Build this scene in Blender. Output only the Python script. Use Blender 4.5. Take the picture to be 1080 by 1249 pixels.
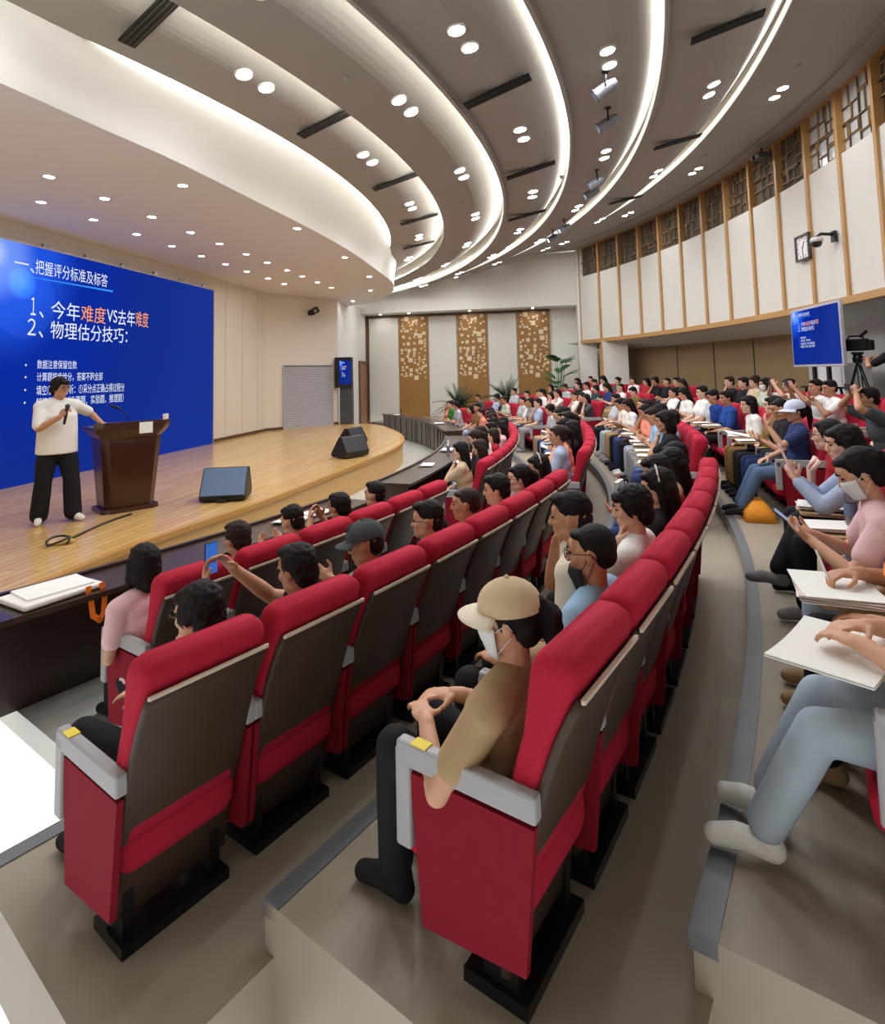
import bpy, bmesh, math, random
from mathutils import Vector, Matrix, noise as mnoise
for o in list(bpy.data.objects): bpy.data.objects.remove(o)
SC = bpy.context.scene
COL = SC.collection
PI = math.pi
RNG = random.Random(7)

# ------------------------------------------------------------------ camera, world, exposure
# room frame: X = away from the stage wall, Y = along the stage wall, Z = up
cam_data = bpy.data.cameras.new('camera')
cam = bpy.data.objects.new('camera', cam_data)
COL.objects.link(cam)
SC.camera = cam
cam_data.sensor_fit = 'HORIZONTAL'
cam_data.sensor_width = 36
cam_data.lens = 710 / 1080 * 36
cam_data.shift_x = 0
cam_data.shift_y = -223.5 / 1080          # the photograph's centre lies above the frame's centre
cam_data.clip_start = 0.05
fwd = Vector((-0.1697, 0.98246, 0.07723)).normalized()
upv = Vector((0.03679, -0.0720, 0.99673))
rgt = fwd.cross(upv).normalized()
upv = rgt.cross(fwd).normalized()
cam.matrix_world = Matrix(((rgt.x, upv.x, -fwd.x, 8.495), (rgt.y, upv.y, -fwd.y, -10.406), (rgt.z, upv.z, -fwd.z, 2.17), (0, 0, 0, 1)))

world = bpy.data.worlds.new('world')
SC.world = world
world.use_nodes = True
world.node_tree.nodes['Background'].inputs[0].default_value = (1, 1, 1, 1)
world.node_tree.nodes['Background'].inputs[1].default_value = 1.0
SC.view_settings.view_transform = 'Standard'
SC.view_settings.look = 'None'
SC.view_settings.exposure = 0.3
SC.view_settings.gamma = 1.0
SC.view_settings.use_curve_mapping = False
SC.cycles.use_denoising = True
SC.cycles.max_bounces = 6
SC.cycles.diffuse_bounces = 4
SC.cycles.glossy_bounces = 3
SC.cycles.sample_clamp_indirect = 4.0
SC.cycles.caustics_reflective = False
SC.cycles.caustics_refractive = False

L_DOWN = 205.0     # brightness of the downlight lenses
L_STAGE = 120.0
L_COVE = 27.0     # brightness of the light strips in the ceiling coves

# ------------------------------------------------------------------ materials
def s2l(c):
    c /= 255.0
    return c / 12.92 if c <= 0.04045 else ((c + 0.055) / 1.055) ** 2.4

MATS = {}
def mat(name, rgb, rough=0.6, metal=0.0, var=0.06, scale=8.0, bump=0.0, bscale=60.0, spec=0.5, stretch=None, coat=0.0):
    """plain procedural surface: base colour with soft noise variation and an optional fine bump"""
    if name in MATS: return MATS[name]
    m = bpy.data.materials.new(name); m.use_nodes = True
    nt = m.node_tree; b = nt.nodes['Principled BSDF']
    col = tuple(s2l(c) for c in rgb)
    b.inputs['Roughness'].default_value = rough
    b.inputs['Metallic'].default_value = metal
    b.inputs['Specular IOR Level'].default_value = spec
    b.inputs['Coat Weight'].default_value = coat
    tc = nt.nodes.new('ShaderNodeTexCoord')
    src = tc.outputs['Object']
    if stretch:
        mp = nt.nodes.new('ShaderNodeMapping'); mp.inputs['Scale'].default_value = stretch
        nt.links.new(src, mp.inputs['Vector']); src = mp.outputs['Vector']
    nz = nt.nodes.new('ShaderNodeTexNoise'); nz.inputs['Scale'].default_value = scale; nz.inputs['Detail'].default_value = 4
    nt.links.new(src, nz.inputs['Vector'])
    mx = nt.nodes.new('ShaderNodeMix'); mx.data_type = 'RGBA'
    mx.inputs[6].default_value = tuple(c * (1 - var) for c in col) + (1,)
    mx.inputs[7].default_value = tuple(min(1, c * (1 + var)) for c in col) + (1,)
    nt.links.new(nz.outputs[0], mx.inputs[0]); nt.links.new(mx.outputs[2], b.inputs['Base Color'])
    if bump:
        n2 = nt.nodes.new('ShaderNodeTexNoise'); n2.inputs['Scale'].default_value = bscale; n2.inputs['Detail'].default_value = 3
        nt.links.new(src, n2.inputs['Vector'])
        bp = nt.nodes.new('ShaderNodeBump'); bp.inputs['Strength'].default_value = bump; bp.inputs['Distance'].default_value = 0.01
        nt.links.new(n2.outputs[0], bp.inputs['Height']); nt.links.new(bp.outputs[0], b.inputs['Normal'])
    MATS[name] = m
    return m

def emit(name, rgb, strength):
    if name in MATS: return MATS[name]
    m = bpy.data.materials.new(name); m.use_nodes = True
    nt = m.node_tree; nt.nodes.remove(nt.nodes['Principled BSDF'])
    e = nt.nodes.new('ShaderNodeEmission'); e.inputs[0].default_value = tuple(s2l(c) for c in rgb) + (1,); e.inputs[1].default_value = strength
    nt.links.new(e.outputs[0], nt.nodes['Material Output'].inputs['Surface'])
    MATS[name] = m
    return m

def wood_planks(name, a, b_, plank_w, plank_l, rough, rot=0.0, gap=(90, 60, 30)):
    m = bpy.data.materials.new(name); m.use_nodes = True
    nt = m.node_tree; b = nt.nodes['Principled BSDF']; b.inputs['Roughness'].default_value = rough
    tc = nt.nodes.new('ShaderNodeTexCoord')
    mp = nt.nodes.new('ShaderNodeMapping'); mp.inputs['Rotation'].default_value = (0, 0, rot)
    nt.links.new(tc.outputs['Object'], mp.inputs['Vector'])
    br = nt.nodes.new('ShaderNodeTexBrick')
    br.inputs['Color1'].default_value = tuple(s2l(c) for c in a) + (1,)
    br.inputs['Color2'].default_value = tuple(s2l(c) for c in b_) + (1,)
    br.inputs['Mortar'].default_value = tuple(s2l(c) for c in gap) + (1,)
    br.inputs['Scale'].default_value = 1; br.inputs['Mortar Size'].default_value = 0.0025
    br.inputs['Brick Width'].default_value = plank_l; br.inputs['Row Height'].default_value = plank_w
    nt.links.new(mp.outputs[0], br.inputs['Vector'])
    m2 = nt.nodes.new('ShaderNodeMapping'); m2.inputs['Scale'].default_value = (1.5, 26, 10)
    nt.links.new(mp.outputs[0], m2.inputs['Vector'])
    nz = nt.nodes.new('ShaderNodeTexNoise'); nz.inputs['Scale'].default_value = 1.6; nz.inputs['Detail'].default_value = 6
    nt.links.new(m2.outputs[0], nz.inputs['Vector'])
    mx = nt.nodes.new('ShaderNodeMix'); mx.data_type = 'RGBA'; mx.blend_type = 'MULTIPLY'; mx.inputs[0].default_value = 0.3
    nt.links.new(br.outputs[0], mx.inputs[6]); nt.links.new(nz.outputs[0], mx.inputs[7])
    nt.links.new(mx.outputs[2], b.inputs['Base Color'])
    MATS[name] = m
    return m

M_CEIL = mat('ceiling_paint', (158, 153, 145), 0.75, var=0.02, scale=2)
M_WHITE = mat('white_wall_paint', (226, 225, 218), 0.7, var=0.02, scale=2)
M_CREAM = mat('cream_wall_panels', (222, 216, 203), 0.65, var=0.03, scale=1.5)
M_PANEL = mat('white_acoustic_panel', (218, 216, 206), 0.8, var=0.025, scale=3, bump=0.05, bscale=120)
M_POST = mat('light_oak', (186, 144, 88), 0.45, var=0.14, scale=3, stretch=(14, 14, 1))
M_GOLDWOOD = mat('golden_brown_wood', (150, 108, 50), 0.5, var=0.12, scale=3, stretch=(10, 10, 1))
M_DKTRIM = mat('dark_wood_trim', (92, 66, 40), 0.5, var=0.12, scale=3)
M_LATBACK = mat('lattice_shade_cloth', (94, 82, 66), 0.8, var=0.1, scale=1.3)
M_LATGLASS = mat('lattice_pale_glass', (196, 200, 196), 0.25, var=0.06, scale=1.3)
M_LATTICE = mat('lattice_brown_wood', (150, 122, 84), 0.55, var=0.1)
M_BROWNWALL = mat('brown_fabric_wall', (150, 126, 92), 0.8, var=0.05, scale=2, bump=0.1, bscale=200)
M_GREYWALL = mat('pale_grey_wall', (206, 206, 204), 0.6, var=0.03, scale=2)
M_TIER = mat('grey_beige_vinyl', (158, 148, 130), 0.45, var=0.10, scale=2.2)
M_TIERTRIM = mat('grey_step_edge', (116, 119, 124), 0.4, metal=0.3)
M_FLOOR = mat('pale_floor_tile', (205, 206, 198), 0.25, var=0.03, scale=1.5)
M_STAGE = wood_planks('stage_oak_planks', (236, 196, 130), (222, 176, 108), 0.11, 1.3, 0.19, rot=PI / 2)
M_STAGESIDE = mat('stage_oak_front', (206, 162, 98), 0.4, var=0.1, scale=2, stretch=(2, 2, 10))
M_NOSE = mat('stage_oak_nosing', (190, 140, 70), 0.35, var=0.1, scale=3)
M_RED = mat('red_upholstery', (172, 30, 54), 0.85, var=0.10, scale=30, bump=0.15, bscale=250, spec=0.2)
M_DKRED = mat('dark_red_side_panel', (128, 16, 34), 0.8, var=0.08, scale=20, spec=0.2)
M_SHELL = mat('taupe_moulded_shell', (66, 50, 40), 0.46, var=0.08, scale=5, bump=0.03, bscale=90, spec=0.28)
M_PIPING = mat('cream_piping', (205, 190, 170), 0.6)
M_ARMGREY = mat('grey_arm_plastic', (160, 160, 162), 0.45)
M_BLACK = mat('black_plastic', (24, 24, 26), 0.45, var=0.1)
M_BLACKMETAL = mat('black_metal', (28, 28, 30), 0.35, metal=0.4)
M_TABLET = mat('beech_writing_tablet', (190, 160, 120), 0.45, var=0.1, scale=6)
M_DESK = mat('dark_walnut', (56, 38, 30), 0.30, var=0.16, scale=3, stretch=(6, 6, 6), coat=0.12)
M_LECT = mat('lectern_mahogany', (62, 32, 18), 0.28, var=0.16, scale=4, stretch=(8, 8, 1), coat=0.2)
M_PAPER = mat('white_paper', (240, 240, 236), 0.8, var=0.015)
M_PAPERPRINT = mat('printed_paper', (226, 205, 196), 0.8, var=0.05, scale=25)
M_ORANGE = mat('orange_webbing', (244, 124, 24), 0.7)
M_YELLOW = mat('yellow_label', (236, 214, 60), 0.6)
M_SLOT = mat('black_air_slot', (20, 20, 20), 0.5)
M_CHROME = mat('brushed_metal', (170, 170, 172), 0.3, metal=0.9)
M_GREEN = mat('dark_palm_green', (22, 58, 34), 0.5, var=0.3, scale=4)
M_LEAF = mat('broad_leaf_green', (44, 104, 50), 0.45, var=0.25, scale=4)
M_POT = mat('brown_plant_pot', (92, 62, 44), 0.5)
M_SOIL = mat('potting_soil', (50, 36, 26), 0.9)
E_DOWN = emit('downlight_lens', (252, 251, 255), L_DOWN)
E_STAGE = emit('stage_downlight_lens', (254, 250, 250), L_STAGE)
E_LIPGLOW = emit('added_lip_glow', (255, 253, 244), 0.85)  # added emission imitating cove light on the lips' inner faces
E_FASCIA = emit('fascia_light_strip', (255, 253, 246), L_COVE * 0.4)
E_COVE = emit('cove_light_strip', (255, 253, 246), L_COVE)

# ------------------------------------------------------------------ object helpers
def link(o, parent=None):
    COL.objects.link(o)
    if parent is not None: o.parent = parent
    return o

def from_mesh(name, me, m=None, parent=None):
    o = bpy.data.objects.new(name, me)
    if m is not None and not me.materials: me.materials.append(m)
    return link(o, parent)

def from_bm(name, bm, m=None, parent=None, smooth=False):
    me = bpy.data.meshes.new(name)
    bmesh.ops.recalc_face_normals(bm, faces=bm.faces)
    bm.to_mesh(me); bm.free()
    if smooth:
        for p in me.polygons: p.use_smooth = True
    return from_mesh(name, me, m, parent)

def empty(name, loc=(0, 0, 0), rz=0.0):
    o = bpy.data.objects.new(name, None); o.location = loc; o.rotation_euler = (0, 0, rz); o.empty_display_size = 0.1
    return link(o)

def tag(o, label, cat, group=None):
    o['label'] = label; o['category'] = cat
    if group: o['group'] = group
    return o

def struct(o):
    o['kind'] = 'structure'; return o

def copy_tree(o, parent=None):
    c = o.copy(); COL.objects.link(c)
    c.parent = parent
    for ch in list(o.children): copy_tree(ch, c)
    return c

def box(bm, c, s, R=None):
    M = Matrix.Translation(Vector(c)) @ (R.to_4x4() if R is not None else Matrix.Identity(4)) @ Matrix.Diagonal((s[0], s[1], s[2], 1))
    return bmesh.ops.create_cube(bm, size=1, matrix=M)['verts']

def bevel(bm, w, seg=2):
    bmesh.ops.bevel(bm, geom=list(bm.edges), offset=w, segments=seg, affect='EDGES', profile=0.5, clamp_overlap=True)

def frame_of(d):
    d = Vector(d).normalized()
    a = Vector((0, 0, 1)) if abs(d.z) < 0.9 else Vector((1, 0, 0))
    x = a.cross(d).normalized(); y = d.cross(x)
    return x, y, d

def tube(bm, pts, r, n=8, r_end=None):
    pts = [Vector(p) for p in pts]; rings = []
    for i, p in enumerate(pts):
        d = (pts[min(i + 1, len(pts) - 1)] - pts[max(i - 1, 0)])
        x, y, _ = frame_of(d)
        rr = r if r_end is None else r + (r_end - r) * i / (len(pts) - 1)
        rings.append([bm.verts.new(p + x * (rr * math.cos(2 * PI * k / n)) + y * (rr * math.sin(2 * PI * k / n))) for k in range(n)])
    for a, b in zip(rings, rings[1:]):
        for k in range(n): bm.faces.new((a[k], a[(k + 1) % n], b[(k + 1) % n], b[k]))
    bm.faces.new(rings[0][::-1]); bm.faces.new(rings[-1])

def lathe(bm, prof, n=24, c=(0, 0, 0)):
    rings = []
    for r, z in prof:
        if r < 1e-5: rings.append([bm.verts.new((c[0], c[1], c[2] + z))])
        else: rings.append([bm.verts.new((c[0] + r * math.cos(2 * PI * k / n), c[1] + r * math.sin(2 * PI * k / n), c[2] + z)) for k in range(n)])
    for a, b in zip(rings, rings[1:]):
        for k in range(n):
            q = [a[k % len(a)], a[(k + 1) % len(a)], b[(k + 1) % len(b)], b[k % len(b)]]
            q = [v for i, v in enumerate(q) if v not in q[:i]]
            if len(q) > 2: bm.faces.new(q)

def prism(bm, poly, z0, z1):
    a = [bm.verts.new((x, y, z0)) for x, y in poly]; b = [bm.verts.new((x, y, z1)) for x, y in poly]
    n = len(poly)
    bm.faces.new(a[::-1]); bm.faces.new(b)
    for k in range(n): bm.faces.new((a[k], a[(k + 1) % n], b[(k + 1) % n], b[k]))

def sweep(bm, prof, a0, a1, n, xc, closed=True, ylim=None):
    """sweep a profile of (radius, z) about the vertical axis at (xc, 0); ylim = (ymin, ymax) cuts the ends on planes of Y instead of at angles"""
    rings = []
    for i in range(n + 1):
        ring = []
        for r, z in prof:
            lo, hi = (a0, a1) if ylim is None else (math.asin(max(-0.999, ylim[0] / r)), math.asin(min(0.999, ylim[1] / r)))
            a = lo + (hi - lo) * i / n
            ring.append(bm.verts.new((xc + r * math.cos(a), r * math.sin(a), z)))
        rings.append(ring)
    m = len(prof)
    for a, b in zip(rings, rings[1:]):
        for k in range(m if closed else m - 1):
            bm.faces.new((a[k], a[(k + 1) % m], b[(k + 1) % m], b[k]))
    if closed:
        bm.faces.new(rings[0]); bm.faces.new(rings[-1][::-1])

XC = -9.2                      # axis of the seating and ceiling rings
XG = -11.9                     # axis of the gallery wall
R = math.radians
def polar(r, deg, xc=XC): return (xc + r * math.cos(R(deg)), r * math.sin(R(deg)))
TIER_H = 0.16
ROW_R = [17.15, 18.42, 19.74, 21.02, 22.30]
CUT = -26.0                    # the modelled floor ends just past the last chairs the photograph shows
TIER_CUT = [-26.0, -28.2, -26.6, -25.0, -24.0]
ORD = ['first', 'second', 'third', 'fourth', 'fifth', 'sixth', 'seventh', 'eighth', 'ninth', 'tenth', 'eleventh', 'twelfth', 'thirteenth', 'fourteenth', 'fifteenth', 'sixteenth', 'seventeenth', 'eighteenth']

# ------------------------------------------------------------------ floors and tiers
bm = bmesh.new()
a_end = 1.02
poly = [polar(9.8, CUT)] + [polar(17.36, CUT + (62 - CUT) * i / 60) for i in range(61)] + [(-1.0, 15.3), (-1.0, -4.0)]
prism(bm, poly, -0.15, 0.0)
struct(from_bm('floor', bm, M_FLOOR))
for k in range(1, 5):
    z = TIER_H * k
    r0 = ROW_R[k - 1] + 0.20
    r1 = (ROW_R[k] + 0.20) if k < 4 else 22.75
    bm = bmesh.new()
    hi = math.asin(min(15.2 / r1, 1))
    sweep(bm, [(r0, -0.15), (r1 + 0.05, -0.15), (r1 + 0.05, z), (r0, z)], R(TIER_CUT[k]), hi, 90, XC)
    t = struct(from_bm('floor_tier_%d' % k, bm, M_TIER))
    bm = bmesh.new()
    sweep(bm, [(r0 - 0.012, z - 0.05), (r0 + 0.07, z - 0.05), (r0 + 0.07, z + 0.006), (r0 - 0.012, z + 0.006)], R(TIER_CUT[k]), hi - 0.01, 90, XC)
    struct(from_bm('trim_%d' % k, bm, M_TIERTRIM))
bm = bmesh.new()
sweep(bm, [(22.76, -0.15), (27.6, -0.15), (27.6, 0.90), (22.76, 0.90)], R(-24), R(40), 60, XC)
struct(from_bm('floor_rear_walkway', bm, M_TIER))

# ------------------------------------------------------------------ stage
def crom(pts, n=8):
    out = []
    P = [pts[0]] + list(pts) + [pts[-1]]
    for i in range(1, len(P) - 2):
        p0, p1, p2, p3 = [Vector((*q, 0)) for q in P[i - 1:i + 3]]
        for k in range(n):
            t = k / n
            v = 0.5 * ((2 * p1) + (p2 - p0) * t + (2 * p0 - 5 * p1 + 4 * p2 - p3) * t * t + (3 * p1 - p0 - 3 * p2 + p3) * t ** 3)
            out.append((v.x, v.y))
    out.append(tuple(pts[-1]))
    return out
edge = crom([(3.85, -9.2), (4.18, -7.6), (4.30, -6.2), (4.33, -5.1), (4.48, -4.1), (4.68, -3.0), (4.82, -1.6), (4.93, -0.2), (5.02, 1.0), (5.08, 2.2), (5.03, 3.3), (4.80, 4.5), (4.40, 5.7), (3.80, 7.0), (3.15, 8.2), (2.45, 9.0)])
bm = bmesh.new()
prism(bm, edge + [(1.3, 9.0), (-0.1, 6.7), (-0.1, -9.2)], 0.0, 0.49)
st = struct(from_bm('floor_stage', bm, M_STAGESIDE))
bm = bmesh.new()
out_edge = []
for i, p in enumerate(edge):
    a = Vector((*edge[max(i - 1, 0)], 0)); b = Vector((*edge[min(i + 1, len(edge) - 1)], 0))
    d = (b - a).normalized(); out_edge.append((p[0] + d.y * 0.03, p[1] - d.x * 0.03))
prism(bm, out_edge + [(1.3, 9.0), (-0.1, 6.7), (-0.1, -9.2)], 0.49, 0.53)
struct(from_bm('floor_stage_boards', bm, M_STAGE))
bm = bmesh.new()       # darker nosing strip along the stage edge
for i in range(len(edge) - 1):
    a, b = out_edge[i], out_edge[i + 1]
    d = (Vector((*b, 0)) - Vector((*a, 0))).normalized(); nx, ny = d.y, -d.x
    v = [bm.verts.new((q[0] + nx * s, q[1] + ny * s, z)) for q in (a, b) for s, z in ((-0.07, 0.5305), (0.012, 0.5305), (0.012, 0.47), (-0.07, 0.47))]
    for k in range(4): bm.faces.new((v[k], v[(k + 1) % 4], v[4 + (k + 1) % 4], v[4 + k]))
struct(from_bm('trim_5', bm, M_NOSE))

# ------------------------------------------------------------------ walls round the stage
def wallbox(name, p, q, z0, z1, m, th=0.12, side=1):
    """upright wall from p to q (plan points); thickness goes to the left of p->q when side = 1"""
    p = Vector((*p, 0)); q = Vector((*q, 0)); d = (q - p).normalized(); n = Vector((-d.y, d.x, 0)) * th * side
    bm = bmesh.new()
    prism(bm, [(p.x, p.y), (q.x, q.y), (q.x + n.x, q.y + n.y), (p.x + n.x, p.y + n.y)], z0, z1)
    return struct(from_bm(name, bm, m))
wallbox('wall_stage', (-0.1, -9.2), (-0.1, 6.72), 0, 5.1, M_CREAM, 0.15, 1)
wallbox('wall_louvre', (-0.1, 6.66), (1.42, 8.95), 0, 5.1, M_CREAM, 0.15, 1)
wallbox('wall_passage', (1.42, 8.95), (0.55, 15.05), 0, 5.1, M_WHITE, 0.15, 1)
wallbox('wall_far', (-0.6, 15.06), (14.0, 15.06), 0, 7.6, M_WHITE, 0.2, 1)
wallbox('wall_near', (-1.0, -15.6), (18.0, -15.6), -0.15, 7.6, M_CREAM, 0.2, -1)
bm = bmesh.new()
for p, q in (((-0.1, -9.2), (-0.1, 6.66)), ((-0.1, 6.66), (1.42, 8.95))):
    p = Vector((*p, 0)); q = Vector((*q, 0)); d = (q - p).normalized(); n = Vector((d.y, -d.x, 0)) * 0.025
    prism(bm, [(p.x, p.y), (q.x, q.y), (q.x + n.x, q.y + n.y), (p.x + n.x, p.y + n.y)], 0.53, 0.61)
struct(from_bm('baseboard_stage', bm, M_DKTRIM))
# thin upright joints between the cream panels of the stage wall
bm = bmesh.new()
for y in (4.3, 5.2, 6.1):
    box(bm, (-0.098, y, 2.8), (0.006, 0.012, 4.3))
struct(from_bm('trim_6', bm, mat('panel_joint', (178, 172, 158), 0.7)))

# louvred grille in the angled wall
p0 = Vector((-0.1, 6.66, 0)); dl = (Vector((1.42, 8.95, 0)) - p0).normalized(); nl = Vector((dl.y, -dl.x, 0))
g = empty('wall_grille', p0 + dl * 1.55)
tag(g, 'large grey louvred grille set in the angled wall beside the stage', 'grille')
rot = Matrix((tuple(dl), tuple(nl), (0, 0, 1))).transposed()
bm = bmesh.new(); box(bm, nl * 0.008 + Vector((0, 0, 1.55)), (1.9, 0.012, 2.0), rot)
from_bm('grille_backing', bm, mat('grille_backing_grey', (120, 120, 126), 0.7), g)  # mid-grey plate behind the slats
bm = bmesh.new()
for i in range(46):
    box(bm, nl * 0.03 + Vector((0, 0, 0.575 + i * 0.0425)), (1.88, 0.012, 0.030), rot @ Matrix.Rotation(0.5, 3, 'X'))
from_bm('grille_slats', bm, mat('grille_grey_slat', (186, 186, 190), 0.45), g)
bm = bmesh.new()
for s in (-1, 1):
    box(bm, nl * 0.03 + dl * (0.955 * s) + Vector((0, 0, 1.55)), (0.03, 0.05, 2.04), rot)
    box(bm, nl * 0.03 + Vector((0, 0, 1.55 + 1.01 * s)), (1.94, 0.05, 0.03), rot)
from_bm('grille_frame', bm, mat('grille_grey_slat', (186, 186, 190), 0.45), g)

# door in the passage wall
pd = Vector((1.42, 8.95, 0)); dd = (Vector((0.55, 15.05, 0)) - pd).normalized(); nd = Vector((dd.y, -dd.x, 0))
def on_passage(s, off, z): return pd + dd * s + nd * off + Vector((0, 0, z))
rotp = Matrix((tuple(dd), tuple(nd), (0, 0, 1))).transposed()
dr = struct(empty('door_1', on_passage(5.05, 0, 0)))
M_DOOR = mat('brown_door', (142, 92, 44), 0.4, var=0.12, scale=3, stretch=(10, 10, 1))
bm = bmesh.new(); box(bm, nd * 0.03 + Vector((0, 0, 1.33)), (1.7, 0.05, 2.66), rotp)
from_bm('door_leaf', bm, M_DOOR, dr)
bm = bmesh.new()
for s in (-1, 1): box(bm, dd * (0.9 * s) + nd * 0.04 + Vector((0, 0, 1.36)), (0.1, 0.08, 2.72), rotp)
box(bm, nd * 0.04 + Vector((0, 0, 2.74)), (1.9, 0.08, 0.12), rotp)
from_bm('door_frame', bm, M_DKTRIM, dr)
bm = bmesh.new(); tube(bm, [dd * 0.1 + nd * 0.08 + Vector((0, 0, 0.95)), dd * 0.1 + nd * 0.08 + Vector((0, 0, 1.25))], 0.015)
for z in (0.97, 1.23): tube(bm, [dd * 0.1 + nd * 0.05 + Vector((0, 0, z)), dd * 0.1 + nd * 0.08 + Vector((0, 0, z))], 0.01)
from_bm('door_handle', bm, M_CHROME, dr)

# ------------------------------------------------------------------ far wall with white panels and gold-brown panels of square inlays
xs = [0.68, 2.10, 3.45, 4.75, 6.10, 7.39, 8.80]
YF = 15.06
bm = bmesh.new()
box(bm, (0.62, YF - 0.06, 2.42), (0.12, 0.12, 4.84)); box(bm, (4.72, YF - 0.06, 4.80), (8.2, 0.12, 0.10))
struct(from_bm('trim_7', bm, M_DKTRIM))
for i in range(6):
    x0, x1 = xs[i], xs[i + 1]
    if i % 2 == 0:
        bm = bmesh.new(); box(bm, ((x0 + x1) / 2, YF - 0.03, 2.42), (x1 - x0 - 0.05, 0.06, 4.66)); bevel(bm, 0.01, 1)
        struct(from_bm('wall_panel_white', bm, M_PANEL))
    else:
        wp = empty('wall_panel', ((x0 + x1) / 2, YF - 0.001, 0))
        tag(wp, 'tall golden brown wall panel with pale square inlays, %s from the door' % ORD[i // 2], 'wall panel', 'panels with square inlays on the far wall')
        bm = bmesh.new(); box(bm, (0, -0.04, 2.4), (x1 - x0 - 0.02, 0.08, 4.72))
        from_bm('panel_board', bm, M_GOLDWOOD, wp)
        bm = bmesh.new(); rr = random.Random(5)
        placed = []
        w = x1 - x0
        for _ in range(900):
            if len(placed) >= 78: break
            s = rr.choice([0.06, 0.08, 0.09, 0.10, 0.12, 0.15, 0.20])
            px, pz = rr.uniform(-w / 2 + 0.12, w / 2 - 0.12), rr.uniform(2.02, 4.70)
            if all(abs(px - a) > (s + c) / 2 * 0.98 + 0.01 or abs(pz - b) > (s + c) / 2 * 0.98 + 0.01 for a, b, c in placed):
                placed.append((px, pz, s)); box(bm, (px, -0.088, pz), (s, 0.02, s))
        from_bm('square_inlay', bm, mat('pale_square_inlay', (224, 204, 168), 0.5, var=0.12, scale=2), wp)

# ------------------------------------------------------------------ stage soffit, curved fascia and end bulkhead
Fp = crom([(2.6, -16.0), (3.2, -9.0), (3.60, -7.4), (3.80, -6.2), (3.97, -5.1), (4.11, -4.29), (4.19, -3.5), (4.26, -2.55), (4.36, -1.3), (4.45, 0.2), (4.47, 1.6), (4.42, 3.0), (4.36, 4.2), (4.30, 5.3), (4.16, 6.3), (3.75, 7.7), (3.05, 9.2), (2.2, 10.3), (1.0, 11.0)], 6)
bm = bmesh.new()
prism(bm, Fp + [(-0.4, 11.0), (-0.4, -16.0)], 4.85, 4.91)
struct(from_bm('ceiling_stage', bm, mat('stage_ceiling_paint', (226, 224, 222), 0.7, var=0.015, scale=2)))
bm = bmesh.new()
top = []
for i, p in enumerate(Fp):
    a = math.atan2(p[1], p[0] - XC)
    tgt = Vector((XC + 14.62 * math.cos(a), 14.62 * math.sin(a)))
    r_ = math.hypot(p[0] - XC, p[1])
    k = max(r_ + 0.12, 14.62) if p[1] < 6 else r_ + 0.15 + max(0, 14.62 - r_) * max(0, 1 - (p[1] - 6) / 2.5)
    top.append((XC + k * math.cos(a), k * math.sin(a)))
nf = 8
rows = []
for j in range(nf + 1):
    t = j / nf; z = 4.85 + 1.0 * t; s = t ** 1.5
    rows.append([bm.verts.new((p[0] + (q[0] - p[0]) * s, p[1] + (q[1] - p[1]) * s, z)) for p, q in zip(Fp, top)])
for a, b in zip(rows, rows[1:]):
    for k in range(len(Fp) - 1): bm.faces.new((a[k], a[k + 1], b[k + 1], b[k]))
struct(from_bm('wall_fascia', bm, M_WHITE, smooth=True))
bm = bmesh.new()
box(bm, (5.0, 14.45, 4.93), (11.2, 1.25, 0.12)); box(bm, (5.0, 13.86, 5.95), (11.2, 0.08, 2.2))
struct(from_bm('ceiling_end_bulkhead', bm, M_WHITE))

# ------------------------------------------------------------------ curved ceiling bands (each rises outwards to a cove behind the next band's lip)
EDGE_R = [14.46, 15.75, 17.05, 18.27, 19.56, 21.15]
EDGE_Z = [5.55, 5.50, 5.60, 5.95, 6.35, 6.90]
YL = (-15.5, 13.85)
for i in range(6):
    r0, z0 = EDGE_R[i], EDGE_Z[i]
    bm = bmesh.new()
    if i < 5:
        r1, z1 = EDGE_R[i + 1], EDGE_Z[i + 1]
        rb = r0 + 0.50 * (r1 - r0)
        prof = [(r0 + 0.02, z0), (rb, z0 + 0.04)] + [(rb + (r1 + 0.20 - rb) * t, z0 + 0.04 + (z1 + 0.46 - z0) * t ** 1.5) for t in [k / 12 for k in range(1, 13)]]
        prof += [(r1 + 0.21, z1 + 0.09)]
    else:
        prof = [(r0 + 0.02, z0), (22.2, 7.0), (22.55, 7.03), (22.56, 7.10), (22.72, 7.10), (22.73, 7.06), (25.3, 7.22)]
    sweep(bm, prof, 0, 0, 96, XC, closed=False, ylim=YL)
    struct(from_bm('ceiling_band_%d' % (i + 1), bm, M_CEIL, smooth=False))
    # lip and light strip of the cove at the band's inner edge
    bm = bmesh.new()
    zl = z0 - (0.10 if i >= 2 else -0.005)
    sweep(bm, [(r0, zl), (r0 + 0.05, zl), (r0 + 0.05, z0 + 0.055), (r0, z0 + 0.055)], 0, 0, 96, XC, ylim=YL)
    struct(from_bm('trim_cove_%d' % (i + 1), bm, M_CEIL))
    bm = bmesh.new()
    strip = [(r0 - 0.004, z0 + 0.012), (r0 - 0.004, z0 + 0.06)] if i == 0 else [(r0 + 0.055, z0 + 0.06), (r0 + 0.085, z0 + 0.11)]
    sweep(bm, strip, 0, 0, 64, XC, closed=False, ylim=YL)
    struct(from_bm('ceiling_cove_strip_%d' % (i + 1), bm, E_FASCIA if i == 0 else E_COVE))

    if i >= 2:      # glowing face added on the lip, stands in for cove light there
        bm = bmesh.new()
        sweep(bm, [(r0 - 0.005, z0 - 0.092), (r0 - 0.005, z0 + 0.045)], 0, 0, 64, XC, closed=False, ylim=YL)
        struct(from_bm('ceiling_added_lip_glow_%d' % (i + 1), bm, E_LIPGLOW))

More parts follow.
